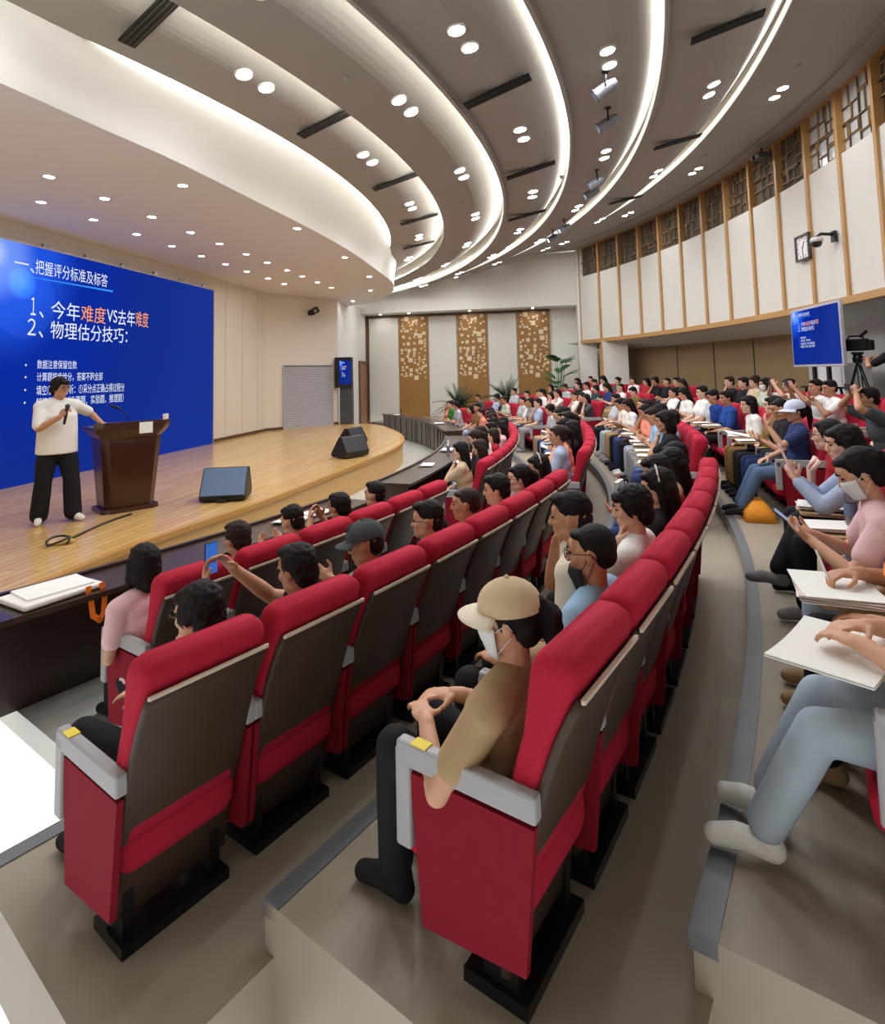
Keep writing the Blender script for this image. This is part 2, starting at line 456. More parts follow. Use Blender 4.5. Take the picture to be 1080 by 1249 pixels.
# ------------------------------------------------------------------ gallery wall
RG = 25.8
GL = (-15.4, 13.62)
def gpos(y, dr=0.0): return (XG + math.sqrt((RG + dr) ** 2 - y * y), y)
bm = bmesh.new()
sweep(bm, [(RG + 0.10, 3.30), (RG + 0.25, 3.30), (RG + 0.25, 7.5), (RG + 0.10, 7.5)], 0, 0, 60, XG, ylim=(-15.4, 13.55))
wg = struct(from_bm('wall_gallery', bm, M_LATBACK))
bm = bmesh.new()
sweep(bm, [(RG - 0.06, 3.24), (RG + 0.12, 3.24), (RG + 0.12, 3.37), (RG - 0.06, 3.37)], 0, 0, 60, XG, ylim=(-15.4, 13.7))
struct(from_bm('trim_8', bm, M_POST))
bm = bmesh.new()
sweep(bm, [(RG - 0.03, 7.08), (RG + 0.12, 7.08), (RG + 0.12, 7.30), (RG - 0.03, 7.30)], 0, 0, 60, XG, ylim=(-15.4, 13.7))
struct(from_bm('trim_9', bm, M_POST))
step = 1.155
ys = [13.6 - step * i for i in range(25)]
def arcbox(name, y0, y1, z0, z1, d0, d1, m, n=4):
    bm = bmesh.new()
    a0, a1 = math.asin(y0 / RG), math.asin(y1 / RG)
    sweep(bm, [(RG + d0, z0), (RG + d1, z0), (RG + d1, z1), (RG + d0, z1)], a0, a1, n, XG)
    return struct(from_bm(name, bm, m))
GLASS_BAYS = (10, 11)
for i in range(24):
    yb, ya = ys[i], ys[i + 1]
    arcbox('wall_gallery_panel', ya + 0.045, yb - 0.045, 3.38, 5.93, 0.0, 0.10, M_PANEL)
    arcbox('wall_gallery_post', yb - 0.045, yb + 0.045, 3.37, 7.10, -0.05, 0.10, M_POST, 1)
    if ya < -4: continue
    # lattice of the bay: nested rectangles of thin bars
    rr = random.Random(40 + i)
    bm = bmesh.new()
    W, H = yb - ya - 0.09, 1.15
    bars = []
    def split(u0, u1, v0, v1, d):
        bars.append((u0, u1, v0, v1))
        if d == 0: return
        if (u1 - u0) > (v1 - v0):
            c = u0 + (u1 - u0) * rr.uniform(0.35, 0.65); split(u0, c, v0, v1, d - 1); split(c, u1, v0 + rr.choice((0, 0.04, -0.04)), v1, d - 1)
        else:
            c = v0 + (v1 - v0) * rr.uniform(0.35, 0.65); split(u0, u1, v0, c, d - 1); split(u0 + rr.choice((0, 0.05)), u1, c, v1, d - 1)
    split(0, W, 0, H, 4)
    def bar(u0, v0, u1, v1):
        yc = ya + 0.045 + (u0 + u1) / 2; a = math.asin(yc / RG)
        c = (XG + (RG + 0.06) * math.cos(a), yc, 5.935 + (v0 + v1) / 2)
        box(bm, c, (0.03, max(abs(u1 - u0), 0.018), max(abs(v1 - v0), 0.018)), Matrix.Rotation(a, 3, 'Z'))
    for u0, u1, v0, v1 in bars:
        bar(u0, v0, u0, v1); bar(u0, v0, u1, v0)
    struct(from_bm('wall_gallery_lattice', bm, M_LATTICE))
    if i in GLASS_BAYS:
        arcbox('window_%d' % (i - 9), ya + 0.045, yb - 0.045, 5.93, 7.08, 0.085, 0.095, M_LATGLASS)

# underside of the gallery, brown rear wall, pillars
bm = bmesh.new()
sweep(bm, [(RG + 0.1, 3.30), (RG + 0.1, 3.36), (27.5, 3.05), (27.5, 2.93)], 0, 0, 60, XG, ylim=(-15.4, 14.6))
struct(from_bm('ceiling_gallery_soffit', bm, M_GREYWALL))
def rear(name, y0, y1, m, dr=0.0, z0=-0.1, z1=3.05):
    bm = bmesh.new(); r = 27.3 + dr
    sweep(bm, [(r, z0), (r + 0.3, z0), (r + 0.3, z1), (r, z1)], math.asin(y0 / r), math.asin(y1 / r), 24, XG)
    return struct(from_bm(name, bm, m))
rear('wall_rear_brown', 5.25, 14.9, M_BROWNWALL)
rear('wall_rear_grey', -15.4, 5.25, M_GREYWALL)
bm = bmesh.new()
for y in (7.4, 9.2, 11.0):
    a = math.asin(y / 27.3); box(bm, (XG + 27.29 * math.cos(a), y, 1.5), (0.02, 0.025, 2.9), Matrix.Rotation(a, 3, 'Z'))
struct(from_bm('trim_10', bm, mat('dark_joint', (60, 48, 36), 0.7)))
bm = bmesh.new(); box(bm, (11.15, 12.7, 1.6), (0.9, 1.0, 3.3))
struct(from_bm('wall_pillar', bm, M_WHITE))
bm = bmesh.new(); box(bm, (10.67, 12.32, 1.6), (0.06, 0.06, 3.3)); box(bm, (10.67, 13.05, 1.6), (0.06, 0.06, 3.3))
struct(from_bm('trim_11', bm, M_POST))
bm = bmesh.new(); box(bm, (10.25, 14.3, 3.8), (0.7, 1.5, 7.6))
struct(from_bm('wall_end_pier', bm, M_WHITE))
# ------------------------------------------------------------------ ceiling fixtures
def band_z(i, r):
    """height of the underside of ceiling band i at radius r"""
    r0, z0 = EDGE_R[i], EDGE_Z[i]
    if i == 5: return 6.9 + (r - r0 - 0.02) * (0.10 / 1.03)
    r1, z1 = EDGE_R[i + 1], EDGE_Z[i + 1]
    rb = r0 + 0.50 * (r1 - r0)
    return z0 + 0.04 * max(0, (r - r0) / (rb - r0)) if r <= rb else z0 + 0.04 + (z1 + 0.46 - z0) * ((r - rb) / (r1 + 0.20 - rb)) ** 1.5

def downlight_proto(name, r, E):
    e = empty(name)
    bm = bmesh.new(); lathe(bm, [(r * 0.98, 0.03), (r * 0.98, -0.006), (r * 1.16, -0.008), (r * 1.2, 0.0), (r * 1.2, 0.03)], 24)
    from_bm('trim_ring', bm, mat('white_metal_trim', (236, 236, 232), 0.4), e, True)
    bm = bmesh.new(); lathe(bm, [(0, 0.0), (r, 0.0)], 24)
    bmesh.ops.reverse_faces(bm, faces=bm.faces)
    me = bpy.data.meshes.new('lens'); bm.to_mesh(me); bm.free()
    from_mesh('lens', me, E, e)
    return e
DL = downlight_proto('ceiling_downlight', 0.085, E_DOWN); first_dl = [True]
def place_dl(proto, loc, label, group, flag, slope=0.0, phi=0.0):
    o = proto if flag[0] else copy_tree(proto)
    flag[0] = False
    o.location = loc
    o.rotation_euler = (0, -slope, phi)
    return tag(o, label, 'ceiling light', group)
PAIRS = [(0, 15.17, [-27.5, -16.75, -6.65, 3.6, 13.8, 24, 34.5, 45]), (1, 16.46, [-21.6, -12.2, -2.9, 6.6, 16.2, 26, 35.5, 45.5]), (2, 17.62, [-15.3, -6.7, 2.9, 12.5, 22.4, 32, 41.7]),
         (3, 18.9, [-19.8, -10.0, 0.05, 10.3, 20.6, 31, 41]), (4, 20.40, [-14.2, -3.5, 7.2, 18.0, 28.7, 39]), (5, 21.95, [-8.8, 1.05, 11.45, 21.5, 32])]
for i, r, angs in PAIRS:
    for j, a in enumerate(angs):
        for s in (0, 1):
            # the two lights of a pair sit side by side along the ring
            aa = a + (-0.57 if s == 0 else 0.57) * 17.6 / r * 1.0
            x, y = polar(r, aa)
            if y > 12.4: continue
            sl = math.atan2(band_z(i, r + 0.1) - band_z(i, r - 0.1), 0.2)
            place_dl(DL, (x, y, band_z(i, r) - 0.012), '%s round downlight of the %s pair along the %s curved ceiling band' % ('First' if s == 0 else 'Second', ORD[j], ORD[i]),
                     'paired downlights of the curved ceiling bands', first_dl, sl, R(aa))
SL = downlight_proto('stage_downlight', 0.062, E_STAGE); first_sl = [True]
n_sl = 0
for row, (x, ylist) in enumerate(((1.25, [-4.2, -3.1, -2.08, -1.05, -0.02, 1.0, 1.97, 2.97, 4.1, 5.1]), (2.25, [-4.0, -3.03, -1.99, -0.92, 0.04, 1.08, 2.06, 3.12, 4.05, 5.1, 6.2]))):
    for j, y in enumerate(ylist):
        place_dl(SL, (x, y, 4.845), 'Small downlight over the stage, %s along the row %s the screen' % (ORD[j], 'beside' if row == 0 else 'further from'), 'stage ceiling downlights', first_sl)
for j, (x, y) in enumerate([(3.67, -3.27), (4.2, -0.68), (4.15, 2.01), (3.92, 4.65), (3.19, 7.13), (1.85, 9.4)]):
    place_dl(SL, (x, y, 4.845), 'Downlight near the curved edge of the stage ceiling, %s along the edge' % ORD[j], 'downlights along the stage ceiling edge', first_sl)
for j, (x, y) in enumerate([(1.4, 14.5), (2.7, 14.5), (5.4, 14.5), (8.1, 14.5)]):
    place_dl(SL, (x, y, 4.865), 'Downlight in the low soffit washing the far wall, %s from the door' % ORD[j], 'soffit downlights at the far wall', first_sl)

def vent_proto():
    e = empty('air_vent')
    bm = bmesh.new(); box(bm, (0, 0, 0), (0.86, 0.17, 0.02)); from_bm('vent_frame', bm, M_SLOT, e)
    bm = bmesh.new()
    for k in range(3): box(bm, (0, -0.05 + 0.05 * k, -0.014), (0.84, 0.008, 0.012))
    from_bm('vent_blade', bm, mat('dark_grey_blade', (64, 62, 60), 0.5), e)
    return e
VP = vent_proto(); fv = [True]
for i, r, angs in ((0, 15.22, [-21.8, -11.8, -2.1, 7.6, 17.3]), (2, 17.6, [-20.6, -11.4, -1.8, 7.6]), (4, 20.3, [-8.5, 2.0, 12.2])):
    for j, a in enumerate(angs):
        o = VP if fv[0] else copy_tree(VP); fv[0] = False
        x, y = polar(r, a)
        o.location = (x, y, band_z(i, r) - 0.012 - 0.02 * (i > 0))
        o.rotation_euler = (0, -math.atan2(band_z(i, r + 0.3) - band_z(i, r - 0.3), 0.6), R(a))
        tag(o, 'Black slot air vent, %s across the %s curved ceiling band' % (ORD[j], ORD[i]), 'air vent', 'black air vents of the ceiling bands')

def spot_proto():
    e = empty('stage_spotlight')
    bm = bmesh.new(); lathe(bm, [(0, 0.0), (0.05, 0.0), (0.05, 0.03), (0, 0.03)], 14); from_bm('mount_plate', bm, M_BLACKMETAL, e)
    bm = bmesh.new(); tube(bm, [(0, 0, 0), (0, 0, -0.10)], 0.014)
    tube(bm, [(0, -0.10, -0.22), (0, -0.10, -0.12), (0, -0.05, -0.10), (0, 0.05, -0.10), (0, 0.10, -0.12), (0, 0.10, -0.22)], 0.012)
    from_bm('yoke', bm, M_BLACKMETAL, e)
    bm = bmesh.new(); lathe(bm, [(0, -0.16), (0.06, -0.15), (0.085, -0.05), (0.085, 0.14), (0.095, 0.15), (0.095, 0.17), (0.08, 0.17), (0.078, 0.12)], 20)
    bmesh.ops.transform(bm, verts=bm.verts, matrix=Matrix.Translation((0, 0, -0.22)) @ Matrix.Rotation(R(-118), 4, 'Y'))
    b = from_bm('lamp_housing', bm, mat('spot_grey_housing', (120, 122, 128), 0.35, metal=0.5), e, True)
    bm = bmesh.new(); lathe(bm, [(0, 0.13), (0.078, 0.125)], 20)
    bmesh.ops.transform(bm, verts=bm.verts, matrix=Matrix.Translation((0, 0, -0.22)) @ Matrix.Rotation(R(-118), 4, 'Y'))
    from_bm('spot_lens', bm, emit('cool_spot_lens', (210, 228, 255), 14), e)
    return e
SP = spot_proto(); fs = [True]
for j, a in enumerate([-9.0, -5.7, 2.5, 4.6, 13.4, 16.6]):
    o = SP if fs[0] else copy_tree(SP); fs[0] = False
    x, y = polar(18.84, a); o.location = (x, y, band_z(3, 18.84) - 0.01); o.rotation_euler = (0, 0, R(a))
    tag(o, 'Grey stage spotlight on a yoke, %s along the fourth ceiling band' % ORD[j], 'spotlight', 'stage spotlights on the ceiling')
# small ceiling sensors
for j, (i, r, a) in enumerate([(1, 16.2, -15.6), (1, 16.25, 2.5), (3, 18.2, 3.0), (5, 21.9, -1.5), (5, 21.7, 8.5)]):
    x, y = polar(r, a); bm = bmesh.new(); lathe(bm, [(0, -0.05), (0.03, -0.045), (0.045, -0.02), (0.05, 0.01), (0, 0.01)], 14)
    o = from_bm('smoke_detector', bm, mat('detector_grey', (150, 146, 138), 0.5), None, True); o.location = (x, y, band_z(i, r) + 0.01)
    tag(o, 'Small grey ceiling detector, %s one counted outwards from the stage' % ORD[j], 'smoke detector', 'ceiling detectors')

# ------------------------------------------------------------------ slide (the same slide shows on the big screen, the monitor and the column display)
def text_mesh(body, bold=0.0):
    cu = bpy.data.curves.new('writing', 'FONT'); cu.body = body; cu.size = 1; cu.offset = bold; cu.resolution_u = 3
    o = bpy.data.objects.new('writing', cu); COL.objects.link(o)
    bpy.context.view_layer.update()
    me = bpy.data.meshes.new_from_object(o.evaluated_get(bpy.context.evaluated_depsgraph_get()))
    bpy.data.objects.remove(o); bpy.data.curves.remove(cu)
    me.materials.clear()
    return me
# body, left, right, bottom, top in slide units (metres on the big screen), colour
SLIDE = [('一、', -2.36, -1.98, 4.03, 4.17, 'w'), ('把握评分标准及标答', -1.96, -0.30, 4.03, 4.28, 'w'),
         ('１', -2.03, -1.93, 3.32, 3.62, 'w'), ('、', -1.86, -1.77, 3.29, 3.40, 'w'), ('今年', -1.62, -0.98, 3.30, 3.62, 'w'), ('难度', -0.95, -0.33, 3.30, 3.62, 'o'), ('VS', -0.30, -0.02, 3.35, 3.60, 'w'), ('去年', 0.0, 0.50, 3.31, 3.63, 'w'), ('难度', 0.52, 0.92, 3.32, 3.65, 'o'),
         ('２', -2.08, -1.92, 2.98, 3.26, 'w'), ('、', -1.86, -1.77, 2.95, 3.06, 'w'), ('物理估分技巧：', -1.62, 0.28, 2.95, 3.26, 'w'),
         ('•', -2.105, -2.07, 2.463, 2.497, 'w'), ('数据注意保留位数', -1.87, -1.02, 2.42, 2.57, 'w'),
         ('•', -2.105, -2.07, 2.263, 2.297, 'w'), ('计算题按步给分，答案不跑全部', -1.87, -0.38, 2.20, 2.36, 'w'),
         ('•', -2.105, -2.07, 2.053, 2.087, 'w'), ('填空/选择题分析：①采分点正确占得过程分', -1.87, 0.22, 1.97, 2.14, 'w'),
         ('•', -2.105, -2.07, 1.843, 1.877, 'w'), ('解答题分析（步骤题、实验题、推理题）', -1.87, 0.20, 1.76, 1.93, 'w')]
TXT = [(text_mesh(b, 0.0), l, r, d, t, c) for b, l, r, d, t, c in SLIDE]
E_WHITE = emit('slide_white_writing', (235, 244, 255), 0.8)
E_ORANGE = emit('slide_orange_writing', (255, 160, 84), 0.85)

def slide_mat(name, gain):
    """lit slide: deep blue with the slide's own pale flare in the top corner (object space: x across, z up, slide units)"""
    m = bpy.data.materials.new(name); m.use_nodes = True
    nt = m.node_tree; nt.nodes.remove(nt.nodes['Principled BSDF'])
    tc = nt.nodes.new('ShaderNodeTexCoord')
    def dist(cx, cz):
        v = nt.nodes.new('ShaderNodeVectorMath'); v.operation = 'DISTANCE'; v.inputs[1].default_value = (cx, 0, cz)
        nt.links.new(tc.outputs['Object'], v.inputs[0]); return v.outputs['Value']
    def ramp(src, stops):
        mr = nt.nodes.new('ShaderNodeMapRange'); mr.inputs[1].default_value = 0; mr.inputs[2].default_value = 6
        nt.links.new(src, mr.inputs[0])
        cr = nt.nodes.new('ShaderNodeValToRGB'); cr.color_ramp.interpolation = 'EASE'
        while len(cr.color_ramp.elements) < len(stops): cr.color_ramp.elements.new(0.5)
        for e, (p, c) in zip(cr.color_ramp.elements, stops): e.position = p; e.color = tuple(s2l(k) for k in c) + (1,)
        nt.links.new(mr.outputs[0], cr.inputs[0]); return cr.outputs[0]
    base = ramp(dist(-2.75, 4.25), [(0.0, (196, 214, 255)), (0.06, (110, 150, 250)), (0.15, (32, 84, 226)), (0.32, (12, 44, 160)), (0.62, (20, 46, 142)), (1.0, (26, 52, 146))])
    hexa = ramp(dist(-2.2, 3.83), [(0.0, (70, 130, 240)), (0.03, (44, 100, 226)), (0.05, (0, 0, 0)), (1.0, (0, 0, 0))])
    big = ramp(dist(-2.15, 3.55), [(0.0, (16, 36, 70)), (0.10, (16, 36, 76)), (0.106, (0, 0, 0)), (1.0, (0, 0, 0))])
    ad = nt.nodes.new('ShaderNodeMix'); ad.data_type = 'RGBA'; ad.blend_type = 'ADD'; ad.inputs[0].default_value = 1
    nt.links.new(base, ad.inputs[6]); nt.links.new(hexa, ad.inputs[7])
    ad2 = nt.nodes.new('ShaderNodeMix'); ad2.data_type = 'RGBA'; ad2.blend_type = 'ADD'; ad2.inputs[0].default_value = 1
    nt.links.new(ad.outputs[2], ad2.inputs[6]); nt.links.new(big, ad2.inputs[7])
    e = nt.nodes.new('ShaderNodeEmission'); e.inputs[1].default_value = gain
    nt.links.new(ad2.outputs[2], e.inputs[0]); nt.links.new(e.outputs[0], nt.nodes['Material Output'].inputs['Surface'])
    return m

def slide(parent, M4, scale, rect, gain, names=('slide_picture', 'slide_lettering')):
    """slide plane and writing as parts of parent; M4 maps slide space (x across, y towards the viewer, z up) to the parent's space"""
    y0, y1, z0, z1 = rect
    bm = bmesh.new()
    vs = [bm.verts.new(p) for p in ((y0, 0, z0), (y1, 0, z0), (y1, 0, z1), (y0, 0, z1))]; bm.faces.new(vs)
    me = bpy.data.meshes.new('slide'); bm.to_mesh(me); bm.free()
    o = from_mesh(names[0], me, slide_mat('lit_slide_%s' % parent.name, gain), parent); o.matrix_local = M4
    for me_, l, r, d, t, c in TXT:
        b2 = bmesh.new(); b2.from_mesh(me_)
        xs_ = [v.co.x for v in b2.verts]; ys_ = [v.co.y for v in b2.verts]
        for v in b2.verts:
            v.co = Vector((l + (v.co.x - min(xs_)) / max(1e-6, max(xs_) - min(xs_)) * (r - l), -0.004 / scale, d + (v.co.y - min(ys_)) / max(1e-6, max(ys_) - min(ys_)) * (t - d)))
        me = bpy.data.meshes.new('writing'); b2.to_mesh(me); b2.free()
        w = from_mesh(names[1], me, E_WHITE if c == 'w' else E_ORANGE, parent); w.matrix_local = M4
        w['label'] = 'white slide lettering' if c == 'w' else 'orange slide lettering'
    bm = bmesh.new(); v = [bm.verts.new(p) for p in ((-2.0, -0.003 / scale, 3.955), (-0.15, -0.003 / scale, 3.955), (-0.15, -0.003 / scale, 3.99), (-2.0, -0.003 / scale, 3.965))]; bm.faces.new(v)
    me = bpy.data.meshes.new('rule'); bm.to_mesh(me); bm.free()
    w = from_mesh('slide_rule', me, emit('slide_blue_rule', (60, 150, 245), 0.9), parent); w.matrix_local = M4

scr = empty('led_screen', (0, 0.12, 0.53))
tag(scr, 'huge blue LED wall behind the stage showing a slide with Chinese writing', 'screen')
bm = bmesh.new(); box(bm, (-0.02, 0, 1.98), (0.10, 6.72, 3.96)); from_bm('screen_casing', bm, M_BLACK, scr)
bm = bmesh.new()
box(bm, (0.03, 3.365, 1.98), (0.03, 0.03, 3.99)); box(bm, (0.03, 0, 3.975), (0.03, 6.76, 0.03))
from_bm('screen_edging', bm, mat('grey_metal_edge', (186, 178, 170), 0.4, metal=0.4), scr)
# slide space -> world: x -> +Y, y -> -X, z -> Z ; then into the screen's space
M_big = Matrix(((0, -1, 0, 0.045), (1, 0, 0, -0.12), (0, 0, 1, -0.53), (0, 0, 0, 1)))
slide(scr, M_big, 1.0, (-3.22, 3.46, 0.53, 4.49), 0.80)
for y in (-1.85, -0.9, 0.05, 1.05, 2.0, 2.95):
    bm = bmesh.new(); box(bm, (0.02, y, 4.02), (0.05, 0.16, 0.07)); from_bm('screen_bracket', bm, M_CHROME, scr)

# return monitor on its stand behind the last row
tv = empty('monitor_on_stand', (13.42, 1.32, 0.90), 0)
tag(tv, 'Large flat monitor on a black stand behind the last row, facing the stage', 'monitor')
bm = bmesh.new(); box(bm, (0.03, 0, 1.80), (0.06, 1.98, 1.13)); bevel(bm, 0.008, 1)
from_bm('monitor_case', bm, mat('silver_bezel', (196, 198, 210), 0.35, metal=0.3), tv)
sc_ = 1.90 / 6.68
M_tv = Matrix(((0, sc_, 0, -0.006), (-sc_, 0, 0, 0.12 * sc_), (0, 0, 0.265, 1.80 - 2.51 * 0.265), (0, 0, 0, 1)))
slide(tv, M_tv, sc_, (-3.22, 3.46, 0.56, 4.46), 0.80)
bm = bmesh.new()
for y in (-0.28, 0.28): box(bm, (0.08, y, 0.85), (0.05, 0.09, 1.70))
from_bm('stand_column', bm, M_BLACKMETAL, tv)
bm = bmesh.new(); box(bm, (0.08, 0.0, 0.86), (0.34, 1.0, 0.03)); from_bm('stand_shelf', bm, M_BLACKMETAL, tv)
for s, q in ((-1, -1), (-1, 1), (1, -1), (1, 1)):
    bm = bmesh.new(); tube(bm, [(0.08 + 0.10 * q, 0.42 * s, 0.86), (0.08 + 0.22 * q, 0.52 * s, 0.01)], 0.022); from_bm('stand_leg', bm, M_BLACKMETAL, tv)
# white box standing behind the monitor
bm = bmesh.new(); box(bm, (14.55, 2.8, 1.55), (0.5, 1.1, 1.3)); bevel(bm, 0.02, 2)
cb = from_bm('equipment_cabinet', bm, mat('white_cabinet', (232, 234, 236), 0.5)); tag(cb, 'White equipment cabinet standing behind the monitor stand', 'cabinet')
bm = bmesh.new(); box(bm, (14.295, 2.8, 1.55), (0.012, 0.9, 1.1)); from_bm('cabinet_door', bm, mat('white_cabinet', (232, 234, 236), 0.5), cb)

# column display on the stage corner
cd = empty('column_display', (1.74, 8.95, 0.53), 0)
tag(cd, 'Dark column display with a small lit blue screen beside the brown door', 'display')
bm = bmesh.new(); box(bm, (0, 0, 0.63), (0.44, 0.20, 1.26)); bevel(bm, 0.01, 1); from_bm('display_pillar', bm, mat('charcoal_panel', (74, 76, 80), 0.4), cd)
bm = bmesh.new(); box(bm, (-0.06, -0.10, 1.77), (0.60, 0.22, 1.04)); bevel(bm, 0.012, 1); from_bm('display_case', bm, mat('near_black_case', (26, 27, 34), 0.35), cd)
M_cd = Matrix(((0.40 / 6.68, 0, 0, 0.02), (0, 0.06, 0, -0.216), (0, 0, 0.80 / 3.96, 1.77 - 2.51 * 0.80 / 3.96), (0, 0, 0, 1)))
slide(cd, M_cd, 0.06, (-3.22, 3.46, 0.53, 4.49), 0.70)

# ------------------------------------------------------------------ wall clock, wall cameras
def on_gallery(y, z, d):
    a = math.asin(y / RG); return Vector((XG + (RG - d) * math.cos(a), (RG - d) * math.sin(a), z)), a
p, a = on_gallery(2.25, 4.53, 0.055)
ck = empty('wall_clock', p, a); tag(ck, 'Square dark framed wall clock with a white face on the gallery panels', 'clock')
bm = bmesh.new()
for s in (-1, 1):
    box(bm, (-0.03, 0.24 * s, 0), (0.06, 0.04, 0.52)); box(bm, (-0.03, 0, 0.24 * s), (0.06, 0.52, 0.04))
from_bm('clock_frame', bm, mat('dark_clock_frame', (70, 62, 56), 0.4), ck)
bm = bmesh.new(); box(bm, (-0.02, 0, 0), (0.02, 0.46, 0.46)); from_bm('clock_face', bm, mat('clock_white_face', (238, 238, 236), 0.5), ck)
bm = bmesh.new()
box(bm, (-0.036, -0.03, 0.06), (0.006, 0.016, 0.15), Matrix.Rotation(0.5, 3, 'X')); box(bm, (-0.037, 0.01, -0.08), (0.006, 0.012, 0.19), Matrix.Rotation(-0.1, 3, 'X'))
for k in range(12): box(bm, (-0.034, 0.19 * math.sin(k * PI / 6), 0.19 * math.cos(k * PI / 6)), (0.006, 0.014, 0.03), Matrix.Rotation(-k * PI / 6, 3, 'X'))
from_bm('clock_hand', bm, M_BLACK, ck)

def ptz(loc, rz, label):
    e = empty('wall_camera', loc, rz); tag(e, label, 'camera', 'wall cameras')
    bm = bmesh.new(); box(bm, (0.0, 0, 0.06), (0.05, 0.12, 0.20)); tube(bm, [(0, 0, 0.10), (-0.22, 0, 0.12), (-0.30, 0, 0.05)], 0.03); from_bm('bracket', bm, M_BLACK, e)
    bm = bmesh.new(); lathe(bm, [(0, 0.06), (0.09, 0.055), (0.105, 0.02), (0.105, -0.03), (0.0, -0.03)], 18, (-0.30, 0, 0)); from_bm('housing', bm, mat('camera_white', (214, 214, 212), 0.4), e, True)
    bm = bmesh.new(); lathe(bm, [(0.09, -0.02), (0.085, -0.07), (0.06, -0.115), (0, -0.13)], 18, (-0.30, 0, 0)); from_bm('dome', bm, M_BLACK, e, True)
    return e
p, a = on_gallery(1.2, 4.45, 0.055); ptz(p, a, 'White dome camera on a black bracket beside the wall clock')
e = empty('wall_camera', p0 + dl * 1.6 + nl * 0.01 + Vector((0, 0, 4.30)), math.atan2(nl.y, nl.x)); tag(e, 'Black swivel camera high on the angled wall above the grey grille', 'camera', 'wall cameras')
bm = bmesh.new(); box(bm, (0.03, 0, 0), (0.05, 0.12, 0.14)); tube(bm, [(0.03, 0, 0), (0.20, 0, 0.06)], 0.03); from_bm('bracket', bm, M_BLACK, e)
bm = bmesh.new(); box(bm, (0.26, 0.02, 0.06), (0.18, 0.30, 0.20), Matrix.Rotation(0.5, 3, 'X')); bevel(bm, 0.03, 2); from_bm('housing', bm, M_BLACK, e)
bm = bmesh.new(); lathe(bm, [(0.055, 0), (0.055, 0.05), (0, 0.05)], 16); bmesh.ops.transform(bm, verts=bm.verts, matrix=Matrix.Translation((0.34, -0.02, 0.04)) @ Matrix.Rotation(R(75), 4, 'Y')); from_bm('camera_lens', bm, M_CHROME, e)
p, a = on_gallery(3.2, 6.78, 0.30)
e = empty('projector', p, a); tag(e, 'Small dark projector hung under the ceiling at the top of the gallery wall', 'projector')
bm = bmesh.new(); box(bm, (0, 0, 0), (0.30, 0.34, 0.12)); bevel(bm, 0.02, 2); from_bm('projector_body', bm, mat('dark_grey_body', (66, 64, 62), 0.45), e)
bm = bmesh.new(); tube(bm, [(0, 0, 0.05), (0, 0, 0.2)], 0.02); from_bm('drop_rod', bm, M_BLACKMETAL, e)
bm = bmesh.new(); lathe(bm, [(0.045, 0), (0.045, 0.05), (0, 0.05)], 16); bmesh.ops.transform(bm, verts=bm.verts, matrix=Matrix.Translation((-0.14, 0.08, 0)) @ Matrix.Rotation(R(-90), 4, 'Y')); from_bm('projector_lens', bm, M_BLACK, e)

# ------------------------------------------------------------------ lectern and what stands on the stage
ZS = 0.531
lec = empty('lectern', (3.08, -3.52, ZS), R(-36)); tag(lec, 'Tall dark mahogany lectern with a wide top, standing on the stage', 'lectern')
def frustum(bm, a, b, z0, z1):
    lo = [bm.verts.new((x, y, z0)) for x, y in a]; hi = [bm.verts.new((x, y, z1)) for x, y in b]; n = len(a)
    bm.faces.new(lo[::-1]); bm.faces.new(hi)
    for k in range(n): bm.faces.new((lo[k], lo[(k + 1) % n], hi[(k + 1) % n], hi[k]))
def octo(w, d, c, s=1.0): return [(x * s, y * s) for x, y in ((-d, -w), (d - c, -w), (d, -w + c), (d, w - c), (d - c, w), (-d, w))]
bm = bmesh.new(); frustum(bm, octo(0.29, 0.20, 0.07), octo(0.36, 0.26, 0.08), 0.05, 0.93); from_bm('lectern_body', bm, M_LECT, lec)
bm = bmesh.new(); frustum(bm, octo(0.34, 0.26, 0.08), octo(0.33, 0.25, 0.08), 0.0, 0.05); from_bm('lectern_base', bm, M_LECT, lec)
bm = bmesh.new(); frustum(bm, octo(0.36, 0.26, 0.08), octo(0.44, 0.33, 0.10), 0.93, 1.03); frustum(bm, octo(0.44, 0.33, 0.10), octo(0.45, 0.34, 0.10), 1.03, 1.07); from_bm('lectern_top', bm, M_LECT, lec)
bm = bmesh.new(); prism(bm, [(0.25, -0.45), (0.34, -0.36), (0.34, 0.36), (0.25, 0.45), (0.22, 0.45), (0.22, -0.45)], 1.07, 1.13); from_bm('lectern_ledge', bm, M_LECT, lec)
bm = bmesh.new(); prism(bm, [(0.19, 0.42), (0.29, 0.34), (0.305, 0.36), (0.20, 0.445)], 1.13, 1.20); from_bm('name_stand', bm, mat('clear_white_acrylic', (232, 226, 224), 0.25), lec)
bm = bmesh.new(); box(bm, (0.346, 0.12, 1.045), (0.008, 0.16, 0.14)); o = from_bm('paper_label', bm, M_PAPER, lec); o['label'] = 'white paper label'
bm = bmesh.new(); tube(bm, [(0.02, 0.0, 1.07), (0.02, 0.0, 1.10)], 0.03, 12); tube(bm, [(0.02, 0.0, 1.08), (0.05, -0.02, 1.2), (0.02, -0.10, 1.29)], 0.006)
from_bm('microphone_stem', bm, M_BLACK, lec)
bm = bmesh.new(); tube(bm, [(0.02, -0.09, 1.285), (-0.03, -0.20, 1.335)], 0.016, 10); from_bm('microphone_head', bm, M_BLACK, lec)

